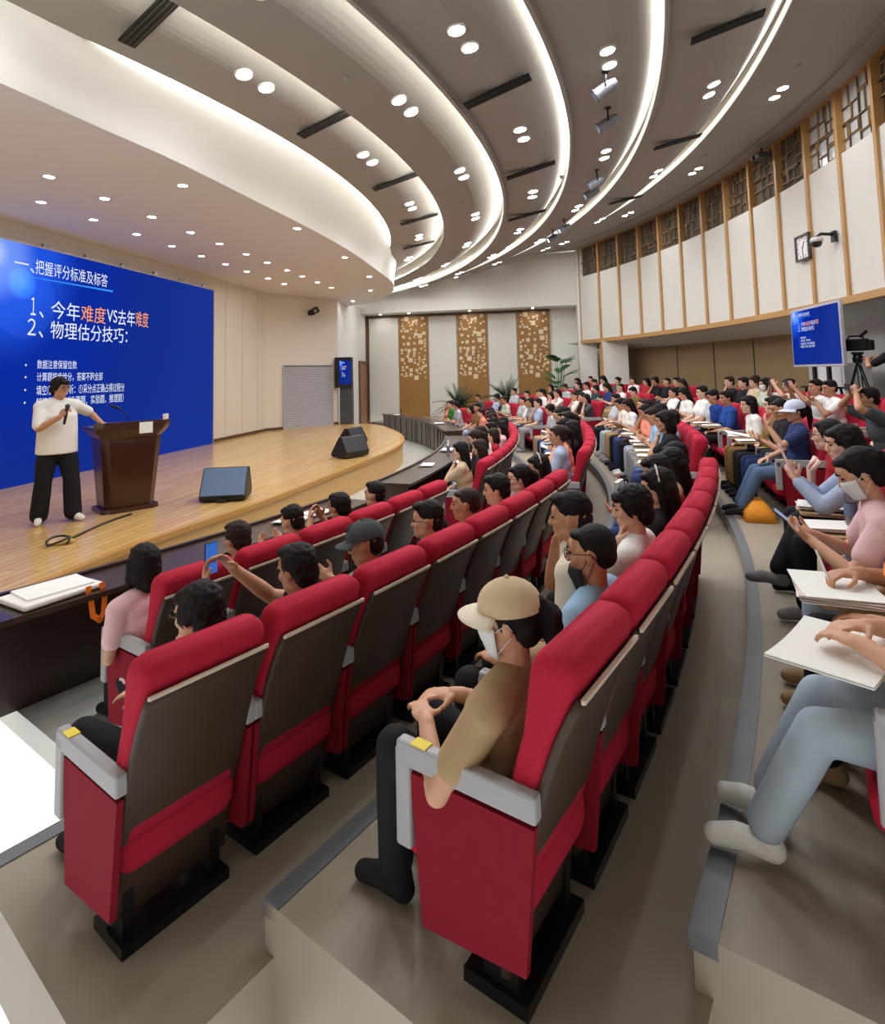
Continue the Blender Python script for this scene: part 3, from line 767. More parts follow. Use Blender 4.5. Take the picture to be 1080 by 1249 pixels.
def wedge(loc, rz, label, grille):
    e = empty('stage_monitor', loc, rz); tag(e, label, 'loudspeaker', 'floor monitors on the stage')
    bm = bmesh.new()      # profile in x-z, sloped front looks to +x
    prof = [(-0.20, 0.02), (0.24, 0.02), (0.27, 0.08), (0.02, 0.42), (-0.07, 0.42), (-0.24, 0.12)]
    a = [bm.verts.new((x, -0.30, z)) for x, z in prof]; b = [bm.verts.new((x, 0.30, z)) for x, z in prof]
    bm.faces.new(a); bm.faces.new(b[::-1])
    for k in range(6): bm.faces.new((a[k], b[k], b[(k + 1) % 6], a[(k + 1) % 6]))
    bevel(bm, 0.012, 2); from_bm('cabinet', bm, M_BLACK, e)
    bm = bmesh.new(); d = Vector((-0.25, 0, 0.34)).normalized(); nn = Vector((0.34, 0, 0.25)).normalized()
    box(bm, Vector((0.145, 0, 0.25)) + nn * 0.006, (0.40, 0.56, 0.012), Matrix((tuple(-d), (0, 1, 0), tuple(nn))).transposed()); from_bm('grille', bm, grille, e)
    bm = bmesh.new()
    for y in (-0.22, 0.22): tube(bm, [(0.1, y, 0.0), (0.1, y, 0.025)], 0.02)
    box(bm, (0.25, 0.0, 0.03), (0.10, 0.12, 0.05)); from_bm('foot', bm, M_BLACK, e)
    return e
M_GRILLE = mat('blue_grey_metal_grille', (88, 112, 142), 0.4, metal=0.25, var=0.08, scale=300)
wedge((4.12, -2.88, ZS), R(-72), 'Black floor monitor with a blue grey grille at the stage edge', M_GRILLE)
wedge((4.55, 1.10, ZS), R(150), 'Black floor monitor standing closest to the curved stage rim', M_BLACK)
wedge((3.95, 3.0, ZS), R(165), 'Black floor monitor set behind the one at the stage rim', M_BLACK)
bm = bmesh.new(); tube(bm, [(3.42, -3.86, ZS + 0.012), (3.40, -4.1, ZS + 0.012), (3.42, -4.35, ZS + 0.01), (3.47, -4.62, ZS + 0.01), (3.54, -4.93, ZS + 0.01), (3.57, -5.06, ZS + 0.03)], 0.012)
tube(bm, [(3.57 + 0.10 * math.cos(t), -5.12 + 0.10 * math.sin(t), ZS + 0.02 + 0.05 * abs(math.sin(t * 0.7))) for t in [k * 0.4 for k in range(20)]], 0.011)
cbl = from_bm('cable', bm, M_BLACK, None, True); tag(cbl, 'Dark cable running from the lectern to a loop on the stage floor', 'cable')
bm = bmesh.new(); box(bm, (3.57, -5.10, ZS + 0.02), (0.17, 0.07, 0.03), Matrix.Rotation(0.6, 3, 'Z')); box(bm, (3.62, -5.03, ZS + 0.025), (0.12, 0.06, 0.03), Matrix.Rotation(-0.4, 3, 'Z')); bevel(bm, 0.008, 2)
plug = from_bm('cable_tape', bm, mat('yellow_tape', (206, 178, 92), 0.6), cbl)

# ------------------------------------------------------------------ video camera on a tripod behind the last row
tp = empty('video_camera', (13.72, 0.50, 0.90)); tag(tp, 'Black video camera on a tripod behind the last row beside the monitor', 'camera')
top_ = Vector((0, 0, 1.32))
for k in range(3):
    a = 2.3 + k * 2 * PI / 3; foot = Vector((0.40 * math.cos(a), 0.40 * math.sin(a), 0.01))
    bm = bmesh.new(); mid = top_.lerp(foot, 0.55)
    for s in (-0.025, 0.025):
        off = Vector((-math.sin(a) * s, math.cos(a) * s, 0)); tube(bm, [top_ + off, mid + off], 0.012)
    tube(bm, [mid, foot], 0.013); box(bm, mid, (0.06, 0.06, 0.07)); from_bm('leg', bm, M_BLACKMETAL, tp)
bm = bmesh.new(); lathe(bm, [(0, 1.28), (0.07, 1.29), (0.08, 1.36), (0.06, 1.42), (0.09, 1.44), (0.09, 1.47), (0, 1.47)], 16); tube(bm, [(0, 0, 1.42), (0.15, -0.35, 1.28)], 0.011); from_bm('tripod_head', bm, M_BLACKMETAL, tp)
bm = bmesh.new(); box(bm, (0, 0.02, 1.59), (0.17, 0.38, 0.20)); box(bm, (0, -0.17, 1.58), (0.13, 0.14, 0.17)); box(bm, (0.12, -0.02, 1.62), (0.09, 0.16, 0.11)); bevel(bm, 0.02, 2)
bmesh.ops.rotate(bm, verts=bm.verts, cent=(0, 0, 1.58), matrix=Matrix.Rotation(R(50), 3, 'Z')); from_bm('camera_body', bm, mat('matt_black_camera', (14, 14, 15), 0.65, spec=0.2), tp)
bm = bmesh.new(); lathe(bm, [(0.06, 0), (0.06, 0.08), (0.075, 0.09), (0.075, 0.16), (0, 0.15)], 18); bmesh.ops.transform(bm, verts=bm.verts, matrix=Matrix.Translation((0, 0, 1.58)) @ Matrix.Rotation(R(50), 4, 'Z') @ Matrix.Translation((0, 0.18, 0)) @ Matrix.Rotation(R(-90), 4, 'X')); from_bm('lens_barrel', bm, mat('matt_black_camera', (14, 14, 15), 0.65, spec=0.2), tp, True)
bm = bmesh.new(); tube(bm, [(0, -0.12, 1.66), (0, -0.08, 1.74), (0, 0.10, 1.74), (0, 0.14, 1.67)], 0.016); tube(bm, [(0, -0.05, 1.72), (0, -0.16, 1.82)], 0.025); bmesh.ops.rotate(bm, verts=bm.verts, cent=(0, 0, 1.58), matrix=Matrix.Rotation(R(50), 3, 'Z')); from_bm('carry_handle', bm, mat('matt_black_camera', (14, 14, 15), 0.65, spec=0.2), tp)

# ------------------------------------------------------------------ plants at the far wall
def palm(loc, label, n=34, ln=0.95):
    e = empty('potted_palm', loc); tag(e, label, 'plant', 'potted palms at the far wall')
    bm = bmesh.new(); lathe(bm, [(0, 0), (0.20, 0), (0.27, 0.42), (0.29, 0.44), (0.27, 0.46), (0.24, 0.42), (0, 0.41)], 20); from_bm('pot', bm, M_POT, e, True)
    bm = bmesh.new(); lathe(bm, [(0.12, 0.41), (0.13, 0.62), (0.09, 0.80), (0, 0.82)], 12); from_bm('stem', bm, M_SOIL, e, True)
    bm = bmesh.new(); rr = random.Random(n)
    for k in range(n):
        a = k * 2.4; el = rr.uniform(0.15, 1.35); L = ln * rr.uniform(0.8, 1.1)
        pts = []
        for t in [i / 9 for i in range(10)]:
            r = L * t * math.cos(el) * (1 - 0.1 * t); z = 0.78 + L * t * math.sin(el) - 0.45 * L * t * t * (1.1 - el / 2)
            pts.append(Vector((r * math.cos(a), r * math.sin(a), z)))
        side = Vector((-math.sin(a), math.cos(a), 0))
        for i in range(1, 10):
            w = 0.17 * (1 - abs(i / 9 - 0.4))
            for s in (-1, 1):
                b = pts[i]; tip = b + side * (s * w) + (pts[i] - pts[i - 1]) * 0.9 + Vector((0, 0, 0.05))
                d = (pts[i] - pts[i - 1]) * 0.28
                bm.faces.new([bm.verts.new(q) for q in (b - d, b + d, tip)])
        tube(bm, pts, 0.008, 4, 0.002)
    from_bm('fronds', bm, M_GREEN, e)
palm((5.02, 13.3, 0.0), 'Dark spiky potted palm at the far wall, closer to the door', 46, 1.3)
palm((6.96, 13.4, 0.22), 'Dark spiky potted palm at the far wall, between the inlaid panels', 44, 1.25)
e = empty('broad_leaf_plant', (9.05, 13.3, 0.62)); tag(e, 'Tall broad leaved green plant in the far corner by the white pier', 'plant')
bm = bmesh.new(); lathe(bm, [(0, 0), (0.18, 0), (0.24, 0.38), (0.26, 0.40), (0.22, 0.38), (0, 0.37)], 20); from_bm('pot', bm, M_POT, e, True)
bm = bmesh.new(); rr = random.Random(3); stems = bmesh.new()
for k in range(15):
    a = rr.uniform(0, 6.28); h = rr.uniform(0.8, 2.0); r = rr.uniform(0.05, 0.30)
    base = Vector((0.04 * math.cos(a), 0.04 * math.sin(a), 0.37)); top_ = Vector((r * math.cos(a), r * math.sin(a), h))
    tube(stems, [base, base.lerp(top_, 0.5) + Vector((0, 0, 0.05)), top_], 0.012, 6)
    L = rr.uniform(0.5, 0.75); w = L * 0.3; d = Vector((math.cos(a), math.sin(a), rr.uniform(0.1, 0.9))).normalized(); s = Vector((-math.sin(a), math.cos(a), 0))
    prev = None
    for i in range(7):
        t = i / 6; c = top_ + d * (L * t) - Vector((0, 0, 0.20 * L * t * t)); ww = w * math.sin(PI * (t * 0.92 + 0.04)) ** 0.7
        cur = (bm.verts.new(c - s * ww + Vector((0, 0, 0.03))), bm.verts.new(c), bm.verts.new(c + s * ww + Vector((0, 0, 0.03))))
        if prev:
            bm.faces.new((prev[0], prev[1], cur[1], cur[0])); bm.faces.new((prev[1], prev[2], cur[2], cur[1]))
        prev = cur
from_bm('leaves', bm, M_LEAF, e); from_bm('stem', stems, M_LEAF, e)
# ------------------------------------------------------------------ auditorium chairs (origin on the floor under the top of the backrest; sitter looks along +y)
def loft(bm, sections, caps=True):
    rings = [[bm.verts.new(p) for p in s] for s in sections]
    n = len(rings[0])
    for a, b in zip(rings, rings[1:]):
        for k in range(n): bm.faces.new((a[k], a[(k + 1) % n], b[(k + 1) % n], b[k]))
    if caps: bm.faces.new(rings[0][::-1]); bm.faces.new(rings[-1])

def sect(w, yb, yf, z, r=0.035, n=4, bow=0.0):
    """rounded rectangle in the x-y plane at height z: half width w, back yb, front yf"""
    out = []
    for cx, cy, a0 in ((w - r, yf - r, 0), (-w + r, yf - r, PI / 2), (-w + r, yb + r, PI), (w - r, yb + r, 1.5 * PI)):
        for k in range(n + 1):
            a = a0 + PI / 2 * k / n
            x, y = cx + r * math.cos(a), cy + r * math.sin(a)
            out.append((x, y + bow * (x / w) ** 2, z))
    return out

def chair_proto():
    e = empty('auditorium_chair')
    W = 0.244
    # red backrest: padded front, thick rolled head, thin lower down
    bm = bmesh.new()
    S = [(0.40, 0.135, 0.21, 0.225), (0.55, 0.105, 0.20, 0.235), (0.68, 0.07, 0.175, 0.24), (0.80, 0.03, 0.135, 0.243), (0.88, -0.005, 0.12, 0.244), (0.95, -0.04, 0.11, W), (1.0, -0.055, 0.10, W), (1.03, -0.045, 0.085, W - 0.004), (1.048, -0.02, 0.06, W - 0.018)]
    loft(bm, [sect(w, yb, yf, z, 0.035, 4, 0.02) for z, yb, yf, w in S])
    for v in bm.verts:      # the head of the backrest is crowned
        if v.co.z > 0.93: v.co.z += 0.022 * (1 - (v.co.x / W) ** 2) * (v.co.z - 0.93) / 0.118
    from_bm('backrest', bm, M_RED, e, True)
    # moulded shell behind, S curved, from just below the head down to the floor rail
    bm = bmesh.new()
    S = [(0.10, 0.21), (0.20, 0.20), (0.32, 0.175), (0.46, 0.125), (0.60, 0.085), (0.72, 0.045), (0.82, 0.005), (0.90, -0.035), (0.945, -0.062)]
    ww = [0.226, 0.230, 0.234, 0.237, 0.239, 0.24, 0.24, 0.24, 0.24]
    loft(bm, [sect(w, y - 0.016, y + 0.016, z, 0.012, 2, 0.028) for (z, y), w in zip(S, ww)])
    from_bm('back_shell', bm, M_SHELL, e, True)
    bm = bmesh.new()
    loft(bm, [sect(0.240, -0.080, -0.066, z, 0.005, 1, 0.028) for z in (0.944, 0.955)])
    from_bm('piping', bm, M_PIPING, e)
    # seat
    bm = bmesh.new()
    loft(bm, [sect(0.21, 0.16, 0.56, 0.28, 0.04), sect(0.232, 0.15, 0.61, 0.31, 0.05), sect(0.238, 0.15, 0.62, 0.375, 0.05), sect(0.225, 0.16, 0.60, 0.405, 0.05)])
    from_bm('seat', bm, M_RED, e, True)
    for s in (-1, 1):
        bm = bmesh.new()
        prof = [(0.14, 0.18), (0.50, 0.14), (0.54, 0.58), (0.10, 0.58)]
        a = [bm.verts.new((s * 0.256 - 0.012, y, z)) for y, z in prof]; b = [bm.verts.new((s * 0.256 + 0.012, y, z)) for y, z in prof]
        bm.faces.new(a); bm.faces.new(b[::-1])
        for k in range(4): bm.faces.new((a[k], b[k], b[(k + 1) % 4], a[(k + 1) % 4]))
        sp = from_bm('side_panel', bm, M_DKRED, e)
        bm = bmesh.new(); box(bm, (s * 0.256, 0.34, 0.635), (0.044, 0.50, 0.075)); box(bm, (s * 0.256, 0.565, 0.50), (0.044, 0.06, 0.30)); bevel(bm, 0.009, 2)
        ar = from_bm('armrest', bm, M_ARMGREY, e)
        bm = bmesh.new(); box(bm, (s * 0.256, 0.50, 0.674), (0.040, 0.06, 0.004)); o = from_bm('label_sticker', bm, M_YELLOW, ar); o['label'] = 'yellow label on the armrest'
    bm = bmesh.new(); box(bm, (0, 0.28, 0.02), (0.42, 0.22, 0.04))
    for s in (-1, 1): box(bm, (s * 0.17, 0.27, 0.19), (0.04, 0.12, 0.34))
    from_bm('base', bm, M_BLACKMETAL, e)
    return e
CHAIR = chair_proto()
first_chair = [True]

def spread(a0, a1, n): return [a0 + (a1 - a0) * i / (n - 1) for i in range(n)]
SEATS = {}
SEATS['near'] = [
    [-15.1 - 1.88 * i for i in range(6)],
    [-14.9 - 1.72 * i for i in range(8)],
    [-14.8 - 1.52 * i for i in range(8)],
    [-15.6 - 1.6 * i for i in range(6)],
    [-14.9 - 1.5 * i for i in range(2)]]
SEATS['middle'] = [spread(-9.0, 9.0, 11), spread(-9.0, 9.0, 11), spread(-9.0, 9.0, 12), spread(-9.0, 9.0, 13), spread(-9.0, 9.0, 14)]
SEATS['far'] = [[15.0 + 1.88 * i for i in range(10)], [14.9 + 1.73 * i for i in range(10)], [14.8 + 1.62 * i for i in range(11)], [14.7 + 1.52 * i for i in range(11)], [14.6 + 1.45 * i for i in range(12)]]
BLOCK_WORDS = {'near': 'block beside the stage end', 'middle': 'middle block', 'far': 'block by the far wall'}
def seat_xy(row, deg, dr=0.0):
    return polar(ROW_R[row] + dr, deg)
def seat_rot(deg): return R(90 + deg)
BW = {'near': 'near block', 'middle': 'middle block', 'far': 'far block'}
for blk, rows in SEATS.items():
    for row, degs in enumerate(rows):
        for j, d in enumerate(degs):
            o = CHAIR if first_chair[0] else copy_tree(CHAIR); first_chair[0] = False
            x, y = seat_xy(row, d); o.location = (x, y, TIER_H * row); o.rotation_euler = (0, 0, seat_rot(d))
            tag(o, 'Red auditorium chair, %s from the %s aisle in the %s row of the %s' % (ORD[j], 'far' if False else 'near', ORD[row], BW[blk]) if blk != 'far' else
                'Red auditorium chair, %s past the far aisle in the %s row of the far block' % (ORD[j], ORD[row]), 'chair', 'chairs of the %s row, %s' % (ORD[row], BW[blk]))

# ------------------------------------------------------------------ long curved desk in front of the first row (a unit per block)
def desk(a0, a1, label):
    e = empty('desk', (XC, 0, 0)); tag(e, label, 'desk', 'curved desks before the first row')
    bm = bmesh.new(); sweep(bm, [(15.66, 0.715), (16.18, 0.715), (16.18, 0.752), (15.66, 0.752)], R(a0), R(a1), 40, 0); from_bm('desk_top', bm, M_DESK, e)
    bm = bmesh.new(); sweep(bm, [(15.72, 0.004), (15.75, 0.004), (15.75, 0.715), (15.72, 0.715)], R(a0), R(a1), 40, 0); from_bm('front_panel', bm, M_DESK, e)
    bm = bmesh.new(); sweep(bm, [(15.66, 0.752), (15.70, 0.752), (15.70, 0.775), (15.66, 0.775)], R(a0), R(a1), 40, 0); from_bm('desk_rail', bm, M_DESK, e)
    n = max(2, round((a1 - a0) / 5.5))
    for i in range(n + 1):
        a = R(a0 + (a1 - a0) * i / n)
        bm = bmesh.new(); box(bm, (15.93 * math.cos(a), 15.93 * math.sin(a), 0.36), (0.44, 0.04, 0.71), Matrix.Rotation(a, 3, 'Z')); from_bm('support', bm, M_DESK, e)
    bm = bmesh.new()
    for i in range(1, round((a1 - a0) / 1.9)):
        a = R(a0 + 1.9 * i); box(bm, (15.715 * math.cos(a), 15.715 * math.sin(a), 0.36), (0.012, 0.014, 0.70), Matrix.Rotation(a, 3, 'Z'))
    from_bm('panel_joint', bm, M_BLACK, e)
desk(-27.1, -13.9, 'Dark walnut desk curving before the first row of the near block')
desk(-10.3, 10.5, 'Dark walnut desk curving before the first row of the middle block')
desk(14.6, 41.0, 'Dark walnut desk curving before the first row of the far block')

# ------------------------------------------------------------------ people: bodies grown from limbs into one skin
def V(*a): return Vector(a)
class Build:
    def __init__(self): self.bm = bmesh.new()
    def ell(self, c, r, R3=None, seg=14):
        M = Matrix.Translation(Vector(c)) @ (R3.to_4x4() if R3 is not None else Matrix.Identity(4)) @ Matrix.Diagonal((r[0], r[1], r[2], 1))
        bmesh.ops.create_uvsphere(self.bm, u_segments=seg, v_segments=max(6, seg * 2 // 3), radius=1, matrix=M)
    def cap(self, a, ra, b, rb, seg=12):
        a, b = Vector(a), Vector(b); d = b - a; L = d.length
        if L < 1e-5: return self.ell(a, (ra,) * 3)
        x, y, dz = frame_of(d); rings = []
        prof = [(-math.cos(PI / 2 * t) * ra, math.sin(PI / 2 * t) * ra) for t in (0.0, 0.35, 0.7)] + [(0, ra), (L, rb)] + [(L + math.cos(PI / 2 * t) * rb, math.sin(PI / 2 * t) * rb) for t in (0.7, 0.35, 0.0)]
        for h, r in prof:
            c = a + dz * h
            if r < 1e-6: rings.append([self.bm.verts.new(c)])
            else: rings.append([self.bm.verts.new(c + x * (r * math.cos(2 * PI * k / seg)) + y * (r * math.sin(2 * PI * k / seg))) for k in range(seg)])
        for p, q in zip(rings, rings[1:]):
            for k in range(seg):
                f = [p[k % len(p)], q[k % len(q)], q[(k + 1) % len(q)], p[(k + 1) % len(p)]]
                f = [v for i, v in enumerate(f) if v not in f[:i]]
                if len(f) > 2: self.bm.faces.new(f)
    def ecyl(self, c, rx, ry, h, R3, seg=20):
        M = Matrix.Translation(Vector(c)) @ R3.to_4x4() @ Matrix.Diagonal((rx, ry, h, 1))
        bmesh.ops.create_cone(self.bm, cap_ends=True, segments=seg, radius1=1.04, radius2=0.96, depth=1, matrix=M)
    def chain(self, pts, rs):
        for i in range(len(pts) - 1): self.cap(pts[i], rs[i], pts[i + 1], rs[i + 1])
    def mesh(self, name, voxel, smooth=3, jitter=0.0, jscale=40):
        bmesh.ops.recalc_face_normals(self.bm, faces=self.bm.faces)
        me = bpy.data.meshes.new(name); self.bm.to_mesh(me); self.bm.free()
        o = bpy.data.objects.new(name, me); COL.objects.link(o)
        m = o.modifiers.new('r', 'REMESH'); m.mode = 'VOXEL'; m.voxel_size = voxel; m.use_smooth_shade = True
        if smooth:
            s = o.modifiers.new('s', 'SMOOTH'); s.iterations = smooth; s.factor = 0.5
        bpy.context.view_layer.update()
        out = bpy.data.meshes.new_from_object(o.evaluated_get(bpy.context.evaluated_depsgraph_get()))
        bpy.data.objects.remove(o); bpy.data.meshes.remove(me)
        out.name = name
        if jitter:
            for v in out.vertices:
                p = v.co * jscale
                v.co += v.normal * (jitter * mnoise.noise(p))
        for p in out.polygons: p.use_smooth = True
        return out

def rotm(yaw=0, pitch=0, roll=0):
    """yaw: + turns to the left; pitch: + looks down"""
    return Matrix.Rotation(R(yaw), 3, 'Z') @ Matrix.Rotation(R(-pitch), 3, 'X') @ Matrix.Rotation(R(roll), 3, 'Y')

def head(B, H, Q, s=1.0, female=False):
    P = lambda x, y, z: H + Q @ (V(x, y, z) * s)
    e = lambda c, r, q=None: B.ell(P(*c), tuple(k * s for k in r), Q @ q if q else Q)
    e((0, -0.022, 0.028), (0.073, 0.088, 0.086)); e((0, 0.012, 0.0), (0.068, 0.080, 0.092)); e((0, 0.028, -0.050), (0.054 if female else 0.058, 0.062, 0.062))
    e((0, 0.066, -0.088), (0.026, 0.024, 0.022)); e((0, 0.062, 0.040), (0.056, 0.030, 0.034))
    for k in (-1, 1):
        e((0.037 * k, 0.062, -0.020), (0.024, 0.022, 0.026)); e((0.030 * k, 0.084, 0.022), (0.022, 0.010, 0.008))
        e((0.074 * k, -0.008, -0.006), (0.009, 0.020, 0.032), Matrix.Rotation(-0.35 * k, 3, 'Z')); e((0.046 * k, 0.018, -0.066), (0.018, 0.040, 0.026))
        e((0.010 * k, 0.100, -0.028), (0.009, 0.010, 0.008))
    B.cap(P(0, 0.088, 0.016), 0.009 * s, P(0, 0.106, -0.022), 0.0115 * s)
    B.cap(P(-0.015, 0.088, -0.053), 0.0075 * s, P(0.015, 0.088, -0.053), 0.0075 * s); B.cap(P(-0.012, 0.086, -0.063), 0.008 * s, P(0.012, 0.086, -0.063), 0.008 * s)

def hair_mesh(style, voxel):
    """hair in head space (origin at the middle of the head, looking along +y)"""
    B = Build(); e = B.ell
    if style == 'buzz':
        e((0, -0.026, 0.033), (0.077, 0.090, 0.088)); e((0, 0.046, 0.076), (0.050, 0.036, 0.022)); e((0, -0.055, -0.01), (0.066, 0.056, 0.060)); j = 0.0015
    elif style == 'short':
        e((0, -0.024, 0.042), (0.083, 0.098, 0.093)); e((0, 0.048, 0.090), (0.060, 0.050, 0.032)); e((0, -0.058, -0.012), (0.070, 0.058, 0.075))
        for k in (-1, 1): e((0.066 * k, -0.004, 0.035), (0.016, 0.040, 0.05))
        j = 0.006
    elif style == 'crop':   # short sides, fuller top
        e((0, -0.022, 0.050), (0.078, 0.094, 0.088)); e((0, 0.044, 0.094), (0.056, 0.052, 0.030)); e((0, -0.060, -0.006), (0.064, 0.050, 0.068)); j = 0.004
    elif style == 'fringe':
        e((0, -0.020, 0.044), (0.088, 0.104, 0.096)); e((0, 0.062, 0.070), (0.066, 0.040, 0.036)); e((0, -0.058, -0.020), (0.076, 0.060, 0.080))
        for k in (-1, 1): e((0.072 * k, 0.006, 0.018), (0.018, 0.040, 0.055))
        j = 0.007
    elif style in ('bob', 'long', 'wavy'):
        e((0, -0.022, 0.040), (0.090, 0.106, 0.096)); e((0, 0.052, 0.080), (0.060, 0.044, 0.030)); e((0, -0.060, -0.040), (0.090, 0.064, 0.110))
        low = {'bob': -0.13, 'long': -0.26, 'wavy': -0.22}[style]
        for k in (-1, 1):
            B.cap((0.076 * k, -0.012, 0.03), 0.030, (0.080 * k, -0.010 - (0.02 if style != 'bob' else 0), low + 0.03), 0.030)
            if style != 'bob': B.cap((0.05 * k, -0.065, 0.0), 0.05, (0.055 * k, -0.080, low), 0.035)
        B.cap((0, -0.070, 0.0), 0.060, (0, -0.080, low + 0.02), 0.05); j = 0.006 if style != 'wavy' else 0.014
    elif style in ('ponytail', 'bun'):
        e((0, -0.024, 0.040), (0.082, 0.099, 0.090)); e((0, 0.046, 0.082), (0.056, 0.042, 0.026)); e((0, -0.058, -0.015), (0.072, 0.056, 0.078))
        for k in (-1, 1): e((0.068 * k, -0.006, 0.02), (0.014, 0.036, 0.05))
        if style == 'ponytail': B.chain([(0, -0.115, 0.05), (0, -0.150, 0.01), (0, -0.145, -0.10), (0, -0.125, -0.22)], [0.024, 0.034, 0.032, 0.012])
        else: e((0, -0.125, 0.04), (0.042, 0.036, 0.042))
        j = 0.004
    return B.mesh('hair', voxel, 2, j, 55)

def ik(S, W, L1, L2, hint):
    d = W - S; L = min(d.length, (L1 + L2) * 0.995); d = d.normalized()
    a = math.acos(max(-1, min(1, (L1 * L1 + L * L - L2 * L2) / (2 * L1 * L))))
    h = (hint - d * hint.dot(d)).normalized()
    return S + d * (L1 * math.cos(a)) + h * (L1 * math.sin(a)), S + d * L

def hand(B, W, d, n, side, curl=0.6, s=1.0, spread_=0.10):
    """wrist W, direction d, palm normal n (towards what it holds); side: +1 thumb on d x n"""
    d = d.normalized(); n = (n - d * n.dot(d)).normalized(); t = d.cross(n) * side
    Q = Matrix((tuple(t), tuple(d), tuple(-n))).transposed()
    B.cap(W - d * 0.02, 0.027 * s, W + d * 0.02, 0.026 * s)
    B.ell(W + d * 0.048 * s, (0.040 * s, 0.052 * s, 0.0165 * s), Q)
    for i, (off, ln) in enumerate(((0.029, 0.072), (0.010, 0.082), (-0.010, 0.076), (-0.028, 0.060))):
        base = W + d * 0.088 * s + t * off * s; dirn = (d + t * off * spread_ * 30 * 0.1).normalized(); p = base; r = 0.0092 * s
        for k, f in enumerate((0.45, 0.32, 0.23)):
            ang = curl * (0.5 + 0.75 * k) * (1 + 0.08 * i); dd = (dirn * math.cos(ang) + n * math.sin(ang)).normalized()
            q = p + dd * (ln * f * s); B.cap(p, r, q, r * 0.92, 8); p = q; r *= 0.92
    p = W + d * 0.03 * s + t * 0.034 * s; q = p + (t * 0.7 + d * 0.6 + n * 0.35).normalized() * 0.040 * s; w = q + (d * 0.8 + n * 0.5 + t * 0.1).normalized() * 0.034 * s
    B.cap(W + d * 0.02 * s + t * 0.015 * s, 0.016 * s, p, 0.014 * s, 8); B.cap(p, 0.0125 * s, q, 0.0105 * s, 8); B.cap(q, 0.0105 * s, w, 0.0085 * s, 8)

